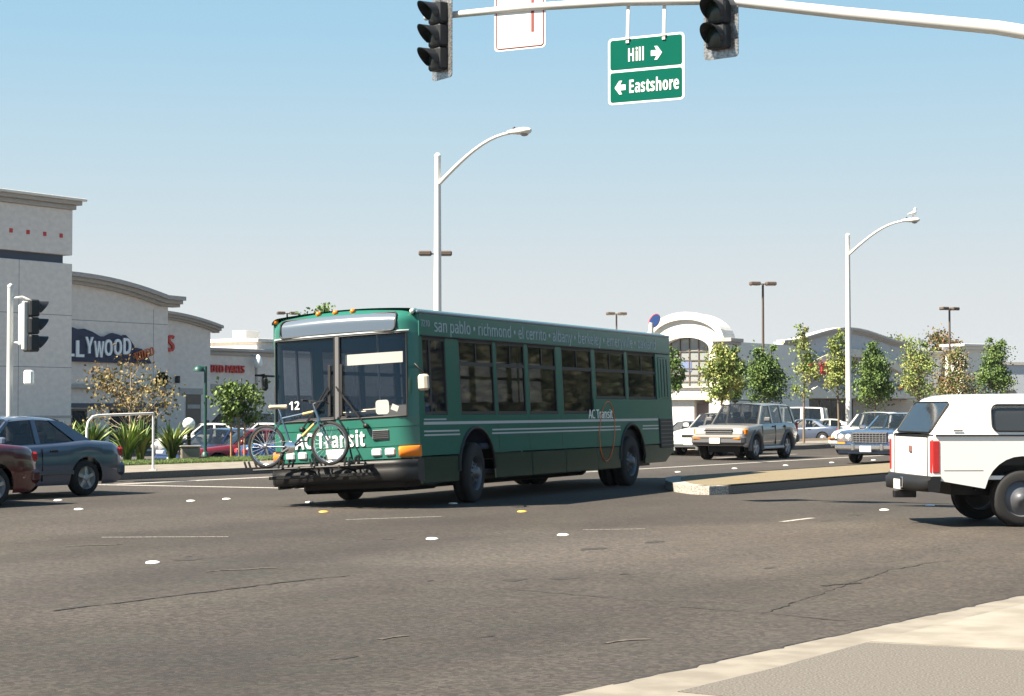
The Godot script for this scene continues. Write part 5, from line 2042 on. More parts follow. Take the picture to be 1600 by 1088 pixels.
	# corner pier
	o = thing("corner_pier", "flared stucco corner pier with white lit side and grey front", "building")
	o.transform = Transform3D(Basis(Vector3.UP, atan2(0.5, 0.866)) * Basis.from_scale(Vector3(1.17, 1, 1)), V(20, 150))
	st = nb()
	prism(st, [Vector2(14.9, LOT), Vector2(18.8, LOT), Vector2(18.3, 6.1), Vector2(15.5, 6.1)], 0.3, 2.6)
	done(st, "shaft", M.stucco_white, o)
	for e in [[6.1, 6.3, 0.1], [6.3, 6.55, 0.3], [6.55, 6.75, 0.5]]:
		wb(o, "cornice", "stucco_white", 15.5 - e[2], 18.3 + e[2], e[0], e[1], 0.2, 2.6 + e[2], 0.02)
	o = thing("far_warehouse", "plain blue grey warehouse showing beyond the corner pier", "building", V(52, 205), 0.2)
	wb(o, "wall", "stucco_blue", -4.0, 14.0, LOT, 6.1, -10.0, 0.0)
	wb(o, "roof", "stucco_trim", -4.2, 14.2, 6.1, 6.4, -10.2, 0.2)
	for k in 5:
		var wv = wb(o, "window", "bronze_frame", -3.0 + k * 3.2, -1.4 + k * 3.2, 2.0, 3.4, 0.0, 0.06)


# ------------------------------------------------------------------ verge on the left
func build_verge():
	var st := nb()
	# tubular rail by the kerb
	var a := R(-1.25, 14.6, 0.15)
	var b := R(0.8, 14.6, 0.15)
	var o := thing("tube_rail", "pale bent tube rail standing on the far pavement by plants", "railing", a)
	var d := b - a
	tube(st, [Vector3.ZERO, Vector3(0, 0.95, 0), Vector3(0, 1.1, 0) + d * 0.02, Vector3(0, 1.2, 0) + d * 0.08, d * 0.16 + Vector3(0, 1.23, 0), d * 0.55 + Vector3(0, 1.25, 0), d + Vector3(0, 1.27, 0)], 0.028, 8)
	done(st, "rail", M.pole_white, o)
	st = nb()
	tube(st, [d, d + Vector3(0, 1.3, 0)], 0.028, 8)
	box(st, d + Vector3(0, 0.01, 0), Vector3(0.16, 0.02, 0.16))
	done(st, "post", M.galvanised, o)
	# globe light on its plinth
	o = thing("concrete_plinth", "pale square concrete plinth at the end of the plant bed", "plinth", V(-8.55, 51.0, 0.12), 0.3)
	cb(o, "block", "concrete", Vector3(0, 0.19, 0), Vector3(0.5, 0.38, 0.5), 0.03)
	cb(o, "cap", "concrete_pale", Vector3(0, 0.405, 0), Vector3(0.56, 0.05, 0.56), 0.015)
	o = thing("globe_lamp", "white globe lamp on a short black post behind the plinth", "lamp", V(-8.72, 51.9, 0.14))
	st = nb()
	lathe(st, [Vector2(0.09, 0), Vector2(0.06, 0.1), Vector2(0.055, 0.7), Vector2(0.1, 0.76), Vector2(0.1, 0.82), Vector2(0, 0.83)], Transform3D.IDENTITY, 12)
	done(st, "post", M.black_metal, o)
	st = nb()
	var prof := []
	for k in 13:
		var t := PI * k / 12.0
		prof.append(Vector2(0.17 * sin(t), 0.97 - 0.17 * cos(t)))
	lathe(st, prof, Transform3D.IDENTITY, 20)
	var gl := done(st, "globe", M.globe, o)
	st = nb()
	lathe(st, [Vector2(0.172, 0.945), Vector2(0.174, 0.955), Vector2(0.172, 0.965)], Transform3D.IDENTITY, 20)
	done(st, "seam", M.galvanised, gl)
	# green lamp post
	o = thing("green_lamp_post", "dark green lamp post with a domed shade beside the car park", "lamp post", V(-8.85, 55.5, 0.14))
	st = nb()
	tube(st, [Vector3.ZERO, Vector3(0, 2.6, 0)], [0.05, 0.045], 10)
	lathe(st, [Vector2(0.12, 0), Vector2(0.1, 0.1), Vector2(0.055, 0.14)], Transform3D.IDENTITY, 12)
	done(st, "pole", M.pole_green, o)
	st = nb()
	bar(st, Vector3(0.03, 2.58, 0), Vector3(-0.25, 2.58, 0), 0.05, 0.05)
	prof = []
	for k in 7:
		var t := PI / 2.0 * k / 6.0
		prof.append(Vector2(0.17 * cos(t), 2.45 + 0.18 * sin(t)))
	lathe(st, prof, Transform3D(Basis.IDENTITY, Vector3(-0.2, 0, 0)), 16)
	done(st, "shade", M.pole_green, o)
	# plants
	var fc := [Color(0.09, 0.157, 0.033), Color(0.168, 0.24, 0.057), Color(0.068, 0.12, 0.028), Color(0.315, 0.347, 0.112)]
	var spots := [[0.6, 19.3, 1.2, "strap-leaved plant behind the tube rail's bent end"], [2.0, 19.7, 1.05, "strap-leaved plant just left of the rail's grey post"], [3.3, 19.9, 1.25, "strap-leaved plant just right of the rail's grey post"], [4.3, 20.0, 1.3, "tall dense strap-leaved plant in the middle of the bed"], [5.3, 19.7, 1.15, "strap-leaved plant between the tallest clump and the plinth"], [6.2, 20.1, 1.25, "broad strap-leaved plant two clumps left of the plinth"], [7.2, 19.9, 1.15, "strap-leaved plant leaning against the concrete plinth"]]
	for e in spots:
		flax(e[3], R(e[0], e[1], 0.13), e[2], 95, fc)
	tree("autumn_tree", "sparse golden brown tree in front of the mountain sign shop", "", R(8.1, 22.3, -0.5), {"h": 3.55, "base": 1.5, "rx": 1.65, "top": 0.75, "clumps": 34, "leaves": 1250, "size": 0.1, "cr": 0.22, "hollow": 0.3, "r": 0.05, "cols": [Color(0.189, 0.138, 0.041), Color(0.134, 0.086, 0.026), Color(0.111, 0.104, 0.036), Color(0.237, 0.19, 0.072)]}, "bark_pale")
	var tg := tree("young_tree", "small staked green tree growing beside the bus nose", "", R(11.2, 21.0, -0.45), {"h": 2.75, "base": 1.55, "rx": 0.72, "top": 0.8, "clumps": 24, "leaves": 1900, "size": 0.12, "cr": 0.36, "hollow": 0.2, "r": 0.045, "cols": [Color(0.067, 0.123, 0.02), Color(0.115, 0.173, 0.034), Color(0.041, 0.08, 0.013)]}, "bark_pale")
	st = nb()
	for x in [-0.22, 0.16]:
		tube(st, [Vector3(x, 0, 0.1), Vector3(x, 1.55, 0.1)], 0.03, 6)
	done(st, "stakes", M.stake, tg)


func build_trees():
	var dark := [Color(0.049, 0.098, 0.02), Color(0.086, 0.15, 0.031), Color(0.13, 0.196, 0.043)]
	var pale := [Color(0.173, 0.23, 0.049), Color(0.238, 0.288, 0.076), Color(0.108, 0.161, 0.032), Color(0.292, 0.288, 0.086)]
	var rusty := [Color(0.13, 0.138, 0.038), Color(0.173, 0.103, 0.043), Color(0.108, 0.161, 0.038), Color(0.216, 0.173, 0.076)]
	var g := "young street trees along the far pavement"
	for e in [
		[1048, 3.6, 1.5, 0.5, 20, 900, dark, "street tree half hidden behind the bus tail"],
		[1128, 3.75, 1.5, 0.78, 40, 3000, pale, "pale leafy street tree before the arched pavilion, behind the silver SUV"],
		[1150, 3.6, 1.45, 0.62, 30, 2200, dark, "darker street tree crowding the pale one above the silver SUV"],
		[1196, 3.8, 1.5, 0.82, 46, 4200, dark, "dense dark street tree above the silver SUV's rear window"],
		[1255, 4.35, 1.75, 0.78, 24, 1000, pale, "loose yellow green street tree in front of the red store letters"],
		[1310, 4.3, 1.75, 0.85, 30, 1700, pale, "pale street tree beside the farther white street lamp"],
		[1366, 3.95, 1.5, 0.92, 46, 4600, dark, "round dense dark street tree above the blue sedan"],
		[1436, 4.5, 1.6, 1.1, 34, 2200, pale, "open branched pale street tree left of the corner pier"],
		[1492, 4.2, 1.3, 1.25, 46, 3200, rusty, "reddish street tree in front of the corner pier"],
		[1556, 4.9, 1.4, 1.0, 46, 4200, dark, "tall dark street tree at the right picture edge"],
	]:
		var k: float = (e[0] - 800.0) / 3000.0
		var p := 16.0 if e[0] != 1150 else 19.0
		var d := (p + 15.2) / (0.537 - 0.843 * k)
		tree("street_tree", e[7], g, V(k * d, d, 0.14), {"h": e[1] - 0.14, "base": e[2], "rx": e[3], "top": 0.3 + 0.07 * (int(e[0]) % 7), "spire": 3 + int(e[0]) % 4, "clumps": e[4], "leaves": int(e[5] * 1.45), "size": 0.105, "cr": 0.36, "hollow": 0.15, "r": 0.045, "cols": e[6]})
	tree("roof_tree", "bushy tree top rising behind the right end of the wavy gable", "", V(33.9, 170, LOT), {"h": 8.4, "base": 4.0, "rx": 1.9, "top": 0.6, "clumps": 36, "leaves": 2400, "size": 0.25, "cr": 0.35, "r": 0.15, "cols": dark + [Color(0.18, 0.163, 0.045)]})
	tree("roof_tree", "orange brown tree top rising behind the corner pier", "", V(39.0, 174, LOT), {"h": 9.0, "base": 4.5, "rx": 2.2, "top": 0.6, "clumps": 36, "leaves": 2400, "size": 0.25, "cr": 0.35, "r": 0.15, "cols": [Color(0.198, 0.106, 0.036), Color(0.144, 0.115, 0.036), Color(0.09, 0.096, 0.027)]})
	tree("tall_tree", "tree tip just showing above the bus roof near its marker lights", "", V(-11.7, 120, LOT), {"h": 8.85, "base": 3.0, "rx": 1.5, "top": 0.25, "clumps": 36, "leaves": 2000, "size": 0.22, "cr": 0.35, "r": 0.12, "cols": dark})
	tree("tall_tree", "smaller tree tip showing above the bus roof's front corner", "", V(-13.2, 123, LOT), {"h": 8.5, "base": 3.0, "rx": 1.4, "top": 0.22, "clumps": 36, "leaves": 2000, "size": 0.22, "cr": 0.35, "r": 0.12, "cols": dark})


# beyond the right picture edge: what the shaded flank of the bus mirrors
func build_near_side():
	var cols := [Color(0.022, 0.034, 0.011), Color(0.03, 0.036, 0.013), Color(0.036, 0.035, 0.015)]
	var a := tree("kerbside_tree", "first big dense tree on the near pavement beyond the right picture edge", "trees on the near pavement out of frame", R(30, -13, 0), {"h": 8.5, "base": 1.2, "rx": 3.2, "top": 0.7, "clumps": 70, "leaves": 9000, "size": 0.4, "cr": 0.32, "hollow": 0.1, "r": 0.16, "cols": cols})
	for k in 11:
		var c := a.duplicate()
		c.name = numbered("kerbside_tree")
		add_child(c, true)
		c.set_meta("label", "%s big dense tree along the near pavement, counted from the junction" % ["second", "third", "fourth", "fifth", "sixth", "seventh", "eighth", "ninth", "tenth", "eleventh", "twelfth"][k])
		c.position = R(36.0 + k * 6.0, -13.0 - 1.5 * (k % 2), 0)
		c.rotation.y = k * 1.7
	var o := thing("long_store", "long tan store standing beyond the right picture edge", "building")
	o.transform = Transform3D(Basis(Vector3.UP, atan2(UD, UX)), R(0, -30))
	wb(o, "wall", "stucco_tan", 45.0, 120.0, 0.0, 6.5, -14.0, 0.0)
	wb(o, "roof", "stucco_trim", 44.6, 120.4, 6.5, 6.9, -14.4, 0.4)


# ------------------------------------------------------------------ the vehicles of the photograph
func build_vehicles():
	var back := Vector2(-UX, -UD)
	var o: Node3D
	var S: Dictionary
	var st: SurfaceTool
	# silver blue saloon leaving the picture on the left
	S = sedan_spec("paint_silver_blue")
	S.W = 1.72
	S.bumper = "paint_silver_blue"
	S.wr = 0.315
	S.side_glass = "glass_dark"
	S.prof = [[-2.25, 0.8], [-2.18, 0.9], [-2.0, 0.94], [-1.35, 0.98], [-0.9, 0.955], [0.4, 0.91], [0.9, 0.89], [1.9, 0.79], [2.2, 0.7], [2.25, 0.6]]
	S.gh = {"bw": 0.95, "rf": 0.3, "rr": -0.82, "br": -1.55, "roof": 1.41, "hwb": 0.755, "hwr": 0.57, "pillars": [[-1.62, -1.2, -0.95, -0.62], [-0.33, -0.23, -0.32, -0.22], [0.85, 0.96, 0.24, 0.33]]}
	o = car("sedan", "silver blue sedan driving out of the left picture edge", "car", "", Vector2(-8.93, 33.3), Vector2(-0.56, -0.83).normalized(), S)
	plain_front(o, S, 0.66)
	side_trim(o, -1.0, 1.0, 0.42, 0.855, "grey_plastic", 0.07)
	side_trim(o, -2.15, -1.72, 0.5, 0.83, "grey_plastic", 0.05)
	# maroon car ahead of it, only its tail in view
	S = sedan_spec("paint_maroon")
	o = car("hatchback", "dark maroon car mostly cut off by the left picture edge", "car", "", Vector2(-9.5, 29.45), back, S)
	plain_front(o, S, 0.66)
	# silver sport utility with black plastic arches
	S = {"L": 4.54, "W": 1.73, "sill": 0.38, "wr": 0.37, "gap": 0.07, "tw": 0.25, "fx": 1.42, "rx": -1.25, "paint": "paint_champagne", "taper": 0.1, "tuck": 0.05, "seats": [0.25, -0.7],
		"prof": [[-2.27, 0.98], [-2.2, 1.08], [-1.0, 1.1], [0.5, 1.08], [0.95, 1.07], [1.9, 1.02], [2.15, 0.95], [2.27, 0.84]],
		"gh": {"bw": 1.05, "rf": 0.42, "rr": -1.95, "br": -2.12, "roof": 1.7, "hwb": 0.76, "hwr": 0.62, "pillars": [[-2.2, -2.08, -2.02, -1.88], [-1.15, -1.02, -1.12, -1.0], [-0.22, -0.12, -0.2, -0.1], [0.92, 1.06, 0.34, 0.46]]}}
	o = car("sport_utility", "silver sport utility vehicle with dark wheel arches waiting in the far lanes", "car", "", Vector2(7.15, 58.5), Vector2(-0.475, -0.88), S)
	pair(o, "headlight", "lamp_clear", Vector3(2.2, 0.84, 0.6), Vector3(0.14, 0.17, 0.3), 0.03, -0.12)
	pair(o, "side_lamp", "amber", Vector3(2.13, 0.84, 0.79), Vector3(0.16, 0.16, 0.1), 0.02, -0.3)
	var gr = cb(o, "grille", "black_plastic", Vector3(2.25, 0.84, 0), Vector3(0.06, 0.19, 0.86), 0.02)
	for k in 3:
		cb(gr, "grille_bar", "chrome", Vector3(2.285, 0.775 + 0.065 * k, 0), Vector3(0.02, 0.022, 0.84), 0.0)
	cb(o, "front_bumper", "grey_plastic", Vector3(2.28, 0.6, 0), Vector3(0.3, 0.3, 1.68), 0.08)
	cb(o, "bumper_cover", "paint_champagne", Vector3(2.33, 0.69, 0), Vector3(0.24, 0.09, 1.5), 0.03)
	pair(o, "turn_signal", "amber", Vector3(2.42, 0.66, 0.62), Vector3(0.05, 0.09, 0.25), 0.02, -0.1)
	cb(o, "licence_plate", "plate", Vector3(2.445, 0.58, 0.06), Vector3(0.02, 0.16, 0.33), 0.0)
	cb(o, "rear_bumper", "grey_plastic", Vector3(-2.28, 0.6, 0), Vector3(0.26, 0.26, 1.66), 0.06)
	pair(o, "tail_light", "tail_red", Vector3(-2.24, 0.95, 0.74), Vector3(0.08, 0.3, 0.14), 0.02)
	for a in [S.rx, S.fx]:
		for sg in [1.0, -1.0]:
			st = nb()
			var pts := []
			for k in 13:
				var t := PI * (k - 0.6) / 10.8
				pts.append(Vector3(a + 0.475 * cos(t), 0.37 + 0.475 * sin(t), sg * 0.84))
			tube(st, pts, 0.065, 6)
			done(st, "arch_flare", M.grey_plastic, o)
	for sg in [1.0, -1.0]:
		st = nb()
		tube(st, [Vector3(-0.75, 0.36, sg * 0.88), Vector3(0.9, 0.36, sg * 0.88)], 0.045, 8)
		done(st, "running_board", M.galvanised, o)
		st = nb()
		tube(st, [Vector3(-1.7, 1.7, sg * 0.5), Vector3(-1.6, 1.77, sg * 0.5), Vector3(0.0, 1.79, sg * 0.5), Vector3(0.15, 1.72, sg * 0.5)], 0.02, 6)
		done(st, "roof_rack", M.black_plastic, o)
	mirrors(o, 0.72, 1.2, 0.84, "grey_plastic")
	handles(o, [-0.95, 0.02], 0.98, 0.855)
	door_seams(o, [-0.98, -0.16, 0.92], 0.45, 1.02, 0.865)
	# big old blue saloon with the chrome grille
	S = {"L": 5.5, "W": 2.0, "sill": 0.24, "wr": 0.345, "gap": 0.05, "tw": 0.22, "fx": 1.65, "rx": -1.4, "paint": "paint_steel_blue", "taper": 0.03, "tuck": 0.04, "drop": 0.01, "style": "disc", "rim": "chrome", "front_glass": "glass_clear",
		"prof": [[-2.75, 0.82], [-2.7, 0.92], [-1.5, 0.97], [0.5, 0.96], [0.85, 0.96], [1.6, 0.95], [2.7, 0.92], [2.75, 0.88]],
		"gh": {"bw": 0.98, "rf": 0.38, "rr": -1.0, "br": -1.75, "roof": 1.41, "hwb": 0.86, "hwr": 0.68, "pillars": [[-1.8, -1.3, -1.1, -0.78], [-0.4, -0.32, -0.4, -0.32], [0.88, 0.99, 0.32, 0.42]]}}
	var fat := Vector2(11.3, 55.1)
	o = car("old_sedan", "old steel blue sedan with wide chrome grille waiting by the median", "car", "", fat, back, S)
	gr = cb(o, "grille", "black_plastic", Vector3(2.75, 0.72, 0), Vector3(0.06, 0.27, 0.98), 0.01)
	for k in 5:
		cb(gr, "grille_bar", "chrome", Vector3(2.785, 0.605 + 0.058 * k, 0), Vector3(0.03, 0.016, 0.98), 0.0)
	for k in 11:
		cb(gr, "grille_bar", "chrome", Vector3(2.783, 0.72, -0.48 + 0.096 * k), Vector3(0.025, 0.27, 0.014), 0.0)
	cb(gr, "grille_frame", "chrome", Vector3(2.77, 0.865, 0), Vector3(0.07, 0.03, 1.02), 0.005)
	for sg in [1.0, -1.0]:
		cb(o, "lamp_surround", "chrome", Vector3(2.74, 0.72, sg * 0.74), Vector3(0.06, 0.25, 0.46), 0.02)
		for z in [0.63, 0.84]:
			st = nb()
			lathe(st, [Vector2(0.085, 0), Vector2(0.08, 0.02), Vector2(0, 0.035)], Transform3D(Basis(Vector3(0, 0, 1), -PI / 2), Vector3(2.77, 0.74, sg * z)), 14)
			done(st, "headlight", M.lamp_clear, o)
		cb(o, "bumper_guard", "chrome", Vector3(2.97, 0.47, sg * 0.42), Vector3(0.07, 0.2, 0.09), 0.02)
		cb(o, "parking_lamp", "amber", Vector3(2.82, 0.57, sg * 0.82), Vector3(0.03, 0.06, 0.24), 0.01)
	cb(o, "front_bumper", "chrome", Vector3(2.86, 0.47, 0), Vector3(0.17, 0.17, 1.98), 0.04)
	cb(o, "rear_bumper", "chrome", Vector3(-2.86, 0.47, 0), Vector3(0.17, 0.17, 1.98), 0.04)
	cb(o, "licence_plate", "plate", Vector3(2.96, 0.42, 0.05), Vector3(0.02, 0.16, 0.33), 0.0)
	cb(o, "hood_ornament", "chrome", Vector3(2.6, 0.96, 0), Vector3(0.25, 0.03, 0.03), 0.01)
	pair(o, "tail_light", "tail_red", Vector3(-2.76, 0.72, 0.66), Vector3(0.05, 0.16, 0.5), 0.02)
	mirrors(o, 0.7, 1.0, 0.96, "chrome")
	handles(o, [-0.95, 0.1], 0.84, 0.985, "chrome")
	door_seams(o, [-0.36, 0.9], 0.3, 0.9, 0.998)
	person("person in dark clothing driving the old steel blue sedan", o.transform * Transform3D(Basis.IDENTITY, Vector3(0.0, 0.47, -0.4)), "shirt_dark")
	# white sedan behind it
	S = sedan_spec("paint_white")
	S.front_glass = "glass_clear"
	S.gh.roof = 1.42
	o = car("white_sedan", "white sedan partly hidden behind the old blue sedan", "car", "", Vector2(12.35, 64.9), back, S)
	plain_front(o, S, 0.64)
	cb(o, "bumper_strip", "black_plastic", Vector3(2.36, 0.52, 0), Vector3(0.02, 0.04, 1.5), 0.0)
	pair(o, "turn_signal", "amber", Vector3(2.3, 0.54, 0.7), Vector3(0.08, 0.07, 0.2), 0.01, -0.2)
	cb(o, "sunroof", "black_plastic", Vector3(-0.2, 1.425, 0), Vector3(0.5, 0.012, 0.7), 0.0)
	# white car in the kerb lane, behind the sport utility
	S = sedan_spec("paint_white")
	o = car("white_sedan", "white sedan nose peeking out between the bus and silver SUV", "car", "", Vector2(6.9, 63.6), back, S)
	plain_front(o, S, 0.64)
	# white pickup with a canopy
	build_pickup()
	# parked cars, left lot
	for e in [
		["parked_car", "paint_navy", Vector2(-9.3, 61.5), back, "dark navy sedan parked behind the green lamp post"],
		["parked_car", "paint_red", Vector2(-8.15, 60.5), Vector2(-0.9, -0.43), "maroon red sedan parked behind the staked young tree"],
		["parked_car", "paint_white", Vector2(-13.0, 82), Vector2(-0.97, -0.25), "white sedan parked beyond the navy sedan and globe lamp"],
		["parked_car", "paint_bright_blue", Vector2(-5.9, 57.5), Vector2(0.95, 0.3), "bright blue car parked low behind the bus bicycle's rear wheel"],
		["parked_car", "paint_white", Vector2(-11.0, 84), Vector2(-0.95, -0.31), "white sedan parked in front of the red lettered motor shop"],
		["parked_car", "paint_cream", Vector2(18.6, 114), Vector2(-0.98, 0.17), "cream sedan parked behind the street trees, side on"],
		["parked_car", "paint_navy", Vector2(8.9, 96), Vector2(-0.7, -0.7), "dark blue sedan parked beside the arched pavilion, roof showing by the bus tail"],
		["parked_car", "paint_red", Vector2(9.7, 90), Vector2(-0.85, -0.5), "red sedan parked behind the silver SUV's hood"],
		["parked_car", "paint_silver_blue", Vector2(17.0, 112), Vector2(-0.9, 0.4), "blue grey sedan parked nose in beside the cream sedan"],
	]:
		S = sedan_spec(e[1])
		S.style = "disc"
		o = car(e[0], e[4], "car", "cars parked in front of the shops", e[2], e[3].normalized(), S)
		o.position.y = LOT
		plain_front(o, S, 0.66)
	# black off-roader and white van parked in the lots
	for e in [["parked_van", "paint_white", Vector2(17.5, 121), Vector2(-0.94, 0.34), "white van parked behind the thin tree trunk near the store", 2.1], ["parked_wagon", "paint_black", Vector2(-12.3, 87.5), Vector2(-0.94, 0.34), "black box-shaped wagon parked against the grey shop wall", 1.85]]:
		var hh: float = e[5]
		S = {"L": 4.7, "W": 1.85, "sill": 0.3, "wr": 0.34, "fx": 1.5, "rx": -1.4, "paint": e[1], "taper": 0.1, "style": "disc",
			"prof": [[-2.35, 1.1], [-2.3, 1.2], [0.9, 1.15], [1.5, 1.05], [2.2, 0.9], [2.35, 0.75]],
			"gh": {"bw": 1.45, "rf": 0.75, "rr": -2.1, "br": -2.28, "roof": hh, "hwb": 0.84, "hwr": 0.7, "pillars": [[-2.3, -2.15, -2.2, -2.05], [-0.95, -0.8, -0.95, -0.8], [0.2, 0.32, 0.2, 0.32], [1.36, 1.48, 0.68, 0.8]]}}
		o = car(e[0], e[4], "van" if hh > 2 else "car", "", e[2], e[3], S)
		o.position.y = LOT
		plain_front(o, S, 0.78)


func build_pickup():
	var head := Vector2(0.9965, 0.084)
	var o := thing("pickup_truck", "white pickup truck with a canopy on its bed and chrome black step bumper", "truck", V(8.24, 26.08), atan2(head.y, head.x))
	# x forward, origin between the axles; rear axle at -1.7
	var P: Material = M.paint_white
	var st := nb()
	var hw := 0.96
	# bed and cab sides with wheel arches
	for sg in [1.0, -1.0]:
		var poly := []
		poly.append(Vector2(-2.9, 0.62))
		for ax in [-1.7, 1.75]:
			for k in 15:
				var a := PI * k / 14.0
				poly.append(Vector2(ax - 0.5 * cos(a), maxf(0.5, 0.42 + 0.5 * sin(a))))
		poly += [Vector2(2.45, 0.5), Vector2(2.6, 0.6), Vector2(2.62, 1.02), Vector2(2.5, 1.1), Vector2(1.35, 1.16), Vector2(0.9, 1.17), Vector2(-2.88, 1.18)]
		prism(st, poly, sg * (hw - 0.07), sg * hw)
	done(st, "side_panel", P, o)
	st = nb()
	box(st, Vector3(-2.88, 0.9, 0), Vector3(0.05, 0.55, 1.5), Basis.IDENTITY, 0.02)
	var tg := done(st, "tailgate", P, o)
	for z in [-0.755, 0.755]:
		cb(tg, "tailgate_gap", "black_plastic", Vector3(-2.9, 0.9, z), Vector3(0.012, 0.56, 0.012), 0.0)
	cb(tg, "tailgate_gap", "black_plastic", Vector3(-2.9, 1.178, 0), Vector3(0.03, 0.012, 1.5), 0.0)
	cb(tg, "handle", "tail_red_dull", Vector3(-2.915, 1.0, 0.05), Vector3(0.02, 0.09, 0.12), 0.01)
	st = nb()
	for sg in [1.0, -1.0]:
		box(st, Vector3(-2.87, 0.9, sg * 0.85), Vector3(0.06, 0.56, 0.2), Basis.IDENTITY, 0.03)
	box(st, Vector3(-1.6, 0.64, 0), Vector3(2.5, 0.05, 1.8))
	done(st, "bed", P, o)
	for sg in [1.0, -1.0]:
		var tl := cb(o, "tail_light", "tail_red", Vector3(-2.845, 0.91, sg * 0.925), Vector3(0.14, 0.46, 0.085), 0.03)
	# bumper
	st = nb()
	soft(st)
	var rs2 := []
	for j in 13:
		var z: float = lerpf(-0.98, 0.98, j / 12.0)
		var x := -3.02 + 0.12 * pow(absf(z), 3.0)
		var r := []
		for e in [[0.1, 0.46], [-0.05, 0.46], [-0.06, 0.6], [-0.02, 0.62], [-0.02, 0.66], [0.12, 0.66]]:
			r.append(Vector3(x + e[0], e[1], z))
		rs2.append(r)
	rings(st, rs2, true, true)
	done(st, "step_bumper", M.black_plastic, o)
	for sg in [1.0, -1.0]:
		for e in [[-2.74, -2.22], [-1.16, -0.52]]:
			cb(o, "body_line", "grey_plastic", Vector3((e[0] + e[1]) * 0.5, 0.735, sg * (hw - 0.001)), Vector3(e[1] - e[0], 0.008, 0.006), 0.0)
		cb(o, "cab_seam", "black_plastic", Vector3(-0.52, 0.85, sg * (hw - 0.002)), Vector3(0.02, 0.62, 0.008), 0.0)
	cb(o, "bumper_pad", "chrome", Vector3(-3.08, 0.56, 0.2), Vector3(0.02, 0.14, 0.1), 0.01)
	cb(o, "licence_plate", "galvanised", Vector3(-3.085, 0.53, 0), Vector3(0.015, 0.13, 0.3), 0.0)
	cb(o, "tow_hitch", "black_metal", Vector3(-3.0, 0.4, 0.05), Vector3(0.3, 0.1, 0.1), 0.01)
	# canopy
	st = nb()
	var wz := func(y: float) -> float:
		return interp([[1.19, 0.955], [1.5, 0.9], [1.62, 0.83], [1.72, 0.72]], y)
	soft(st)
	var secs := []
	for e in [[-2.86, 1.2], [-2.72, 1.41], [-2.58, 1.6], [-2.5, 1.67], [-2.38, 1.71], [-1.5, 1.725], [-0.6, 1.725]]:
		var r := []
		var yt: float = e[1]
		for f in 7:
			var y := lerpf(1.195, maxf(1.2, yt - 0.06), f / 6.0)
			r.append(Vector3(e[0], y, wz.call(y)))
		for f in range(1, 6):
			var a := PI / 2.0 * f / 5.0
			var zz: float = wz.call(maxf(1.2, yt - 0.06))
			r.append(Vector3(e[0], yt - 0.06 + 0.06 * sin(a), (zz - 0.1) + 0.1 * cos(a)))
		r.append(Vector3(e[0], yt + 0.015, 0))
		for k in range(r.size() - 2, -1, -1):
			r.append(Vector3(e[0], r[k].y, -r[k].z))
		secs.append(r)
	rings(st, secs, false)
	var can := done(st, "canopy", P, o)
	# canopy rear glass and side glass with black rims
	st = nb()
	var n := Vector3(-0.83, 0.555, 0).normalized()
	var up := Vector3(0.555, 0.83, 0).normalized()
	var rx := Transform3D(Basis(Vector3(0, 0, 1), up, n), Vector3(-2.715, 1.425, 0) + n * 0.012)
	prism(st, rounded(-0.74, -0.245, 0.74, 0.22, 0.05), -0.004, 0.006, rx)
	var rg := done(st, "rear_window", M.glass_dark, can)
	var lp := []
	for p in rounded(-0.75, -0.25, 0.75, 0.225, 0.06):
		lp.append(rx * Vector3(p.x, p.y, 0.004))
	lp.append(lp[0])
	st = nb()
	tube(st, lp, 0.012, 5, false)
	done(st, "rim", M.black_plastic, rg)
	for sg in [1.0, -1.0]:
		var tilt := atan2(0.055, 0.305)
		var sx := Transform3D(Basis(Vector3(1, 0, 0), -tilt * sg) if sg > 0 else Basis(Vector3(1, 0, 0), tilt), Vector3(-1.5, 1.415, sg * 0.922))
		st = nb()
		prism(st, rounded(-0.58, -0.165, 0.62, 0.165, 0.08, 5), -0.01, 0.008, sx)
		var sgm := done(st, "side_window", M.glass_dark, can)
		lp = []
		for p in rounded(-0.59, -0.175, 0.63, 0.175, 0.085, 5):
			lp.append(sx * Vector3(p.x, p.y, 0.006 * sg))
		lp.append(lp[0])
		st = nb()
		tube(st, lp, 0.012, 5, false)
		done(st, "rim", M.black_plastic, sgm)
		cb(sgm, "slider_bar", "black_plastic", sx * Vector3(0.02, 0, 0.008 * sg), Vector3(0.025, 0.33, 0.014), 0.0)
		cb(can, "clamp_strip", "black_plastic", Vector3(-1.7, 1.188, sg * (hw + 0.008)), Vector3(2.3, 0.02, 0.02), 0.0)
		cb(can, "badge", "grey_plastic", Vector3(-2.55, 1.25, sg * 0.958), Vector3(0.12, 0.02, 0.006), 0.0)
	# cab
	st = nb()
	soft(st)
	secs = []
	for e in [[-0.5, 1.76], [-0.4, 1.78], [0.3, 1.79], [0.45, 1.75]]:
		var r := []
		for f in 9:
			var a := PI * f / 8.0
			r.append(Vector3(e[0], e[1] - 0.07 + 0.07 * sin(a), 0.74 * cos(a)))
		secs.append(r)
	rings(st, secs, false)
	done(st, "cab_roof", P, o)
	for sg in [1.0, -1.0]:
		st = nb()
		for e in [[-0.5, -0.36, -0.48, -0.38], [1.2, 1.32, 0.4, 0.5]]:
			var q := [Vector3(e[0], 1.16, sg * 0.93), Vector3(e[1], 1.16, sg * 0.93), Vector3(e[3], 1.72, sg * 0.74), Vector3(e[2], 1.72, sg * 0.74)]
			fq(st, q[0], q[1], q[2], q[3], Vector3(0, 0, sg))
			fq(st, q[0] - Vector3(0, 0, 0.05 * sg), q[1] - Vector3(0, 0, 0.05 * sg), q[2] - Vector3(0, 0, 0.05 * sg), q[3] - Vector3(0, 0, 0.05 * sg), Vector3(0, 0, -sg))
		done(st, "pillar", P, o)
		st = nb()
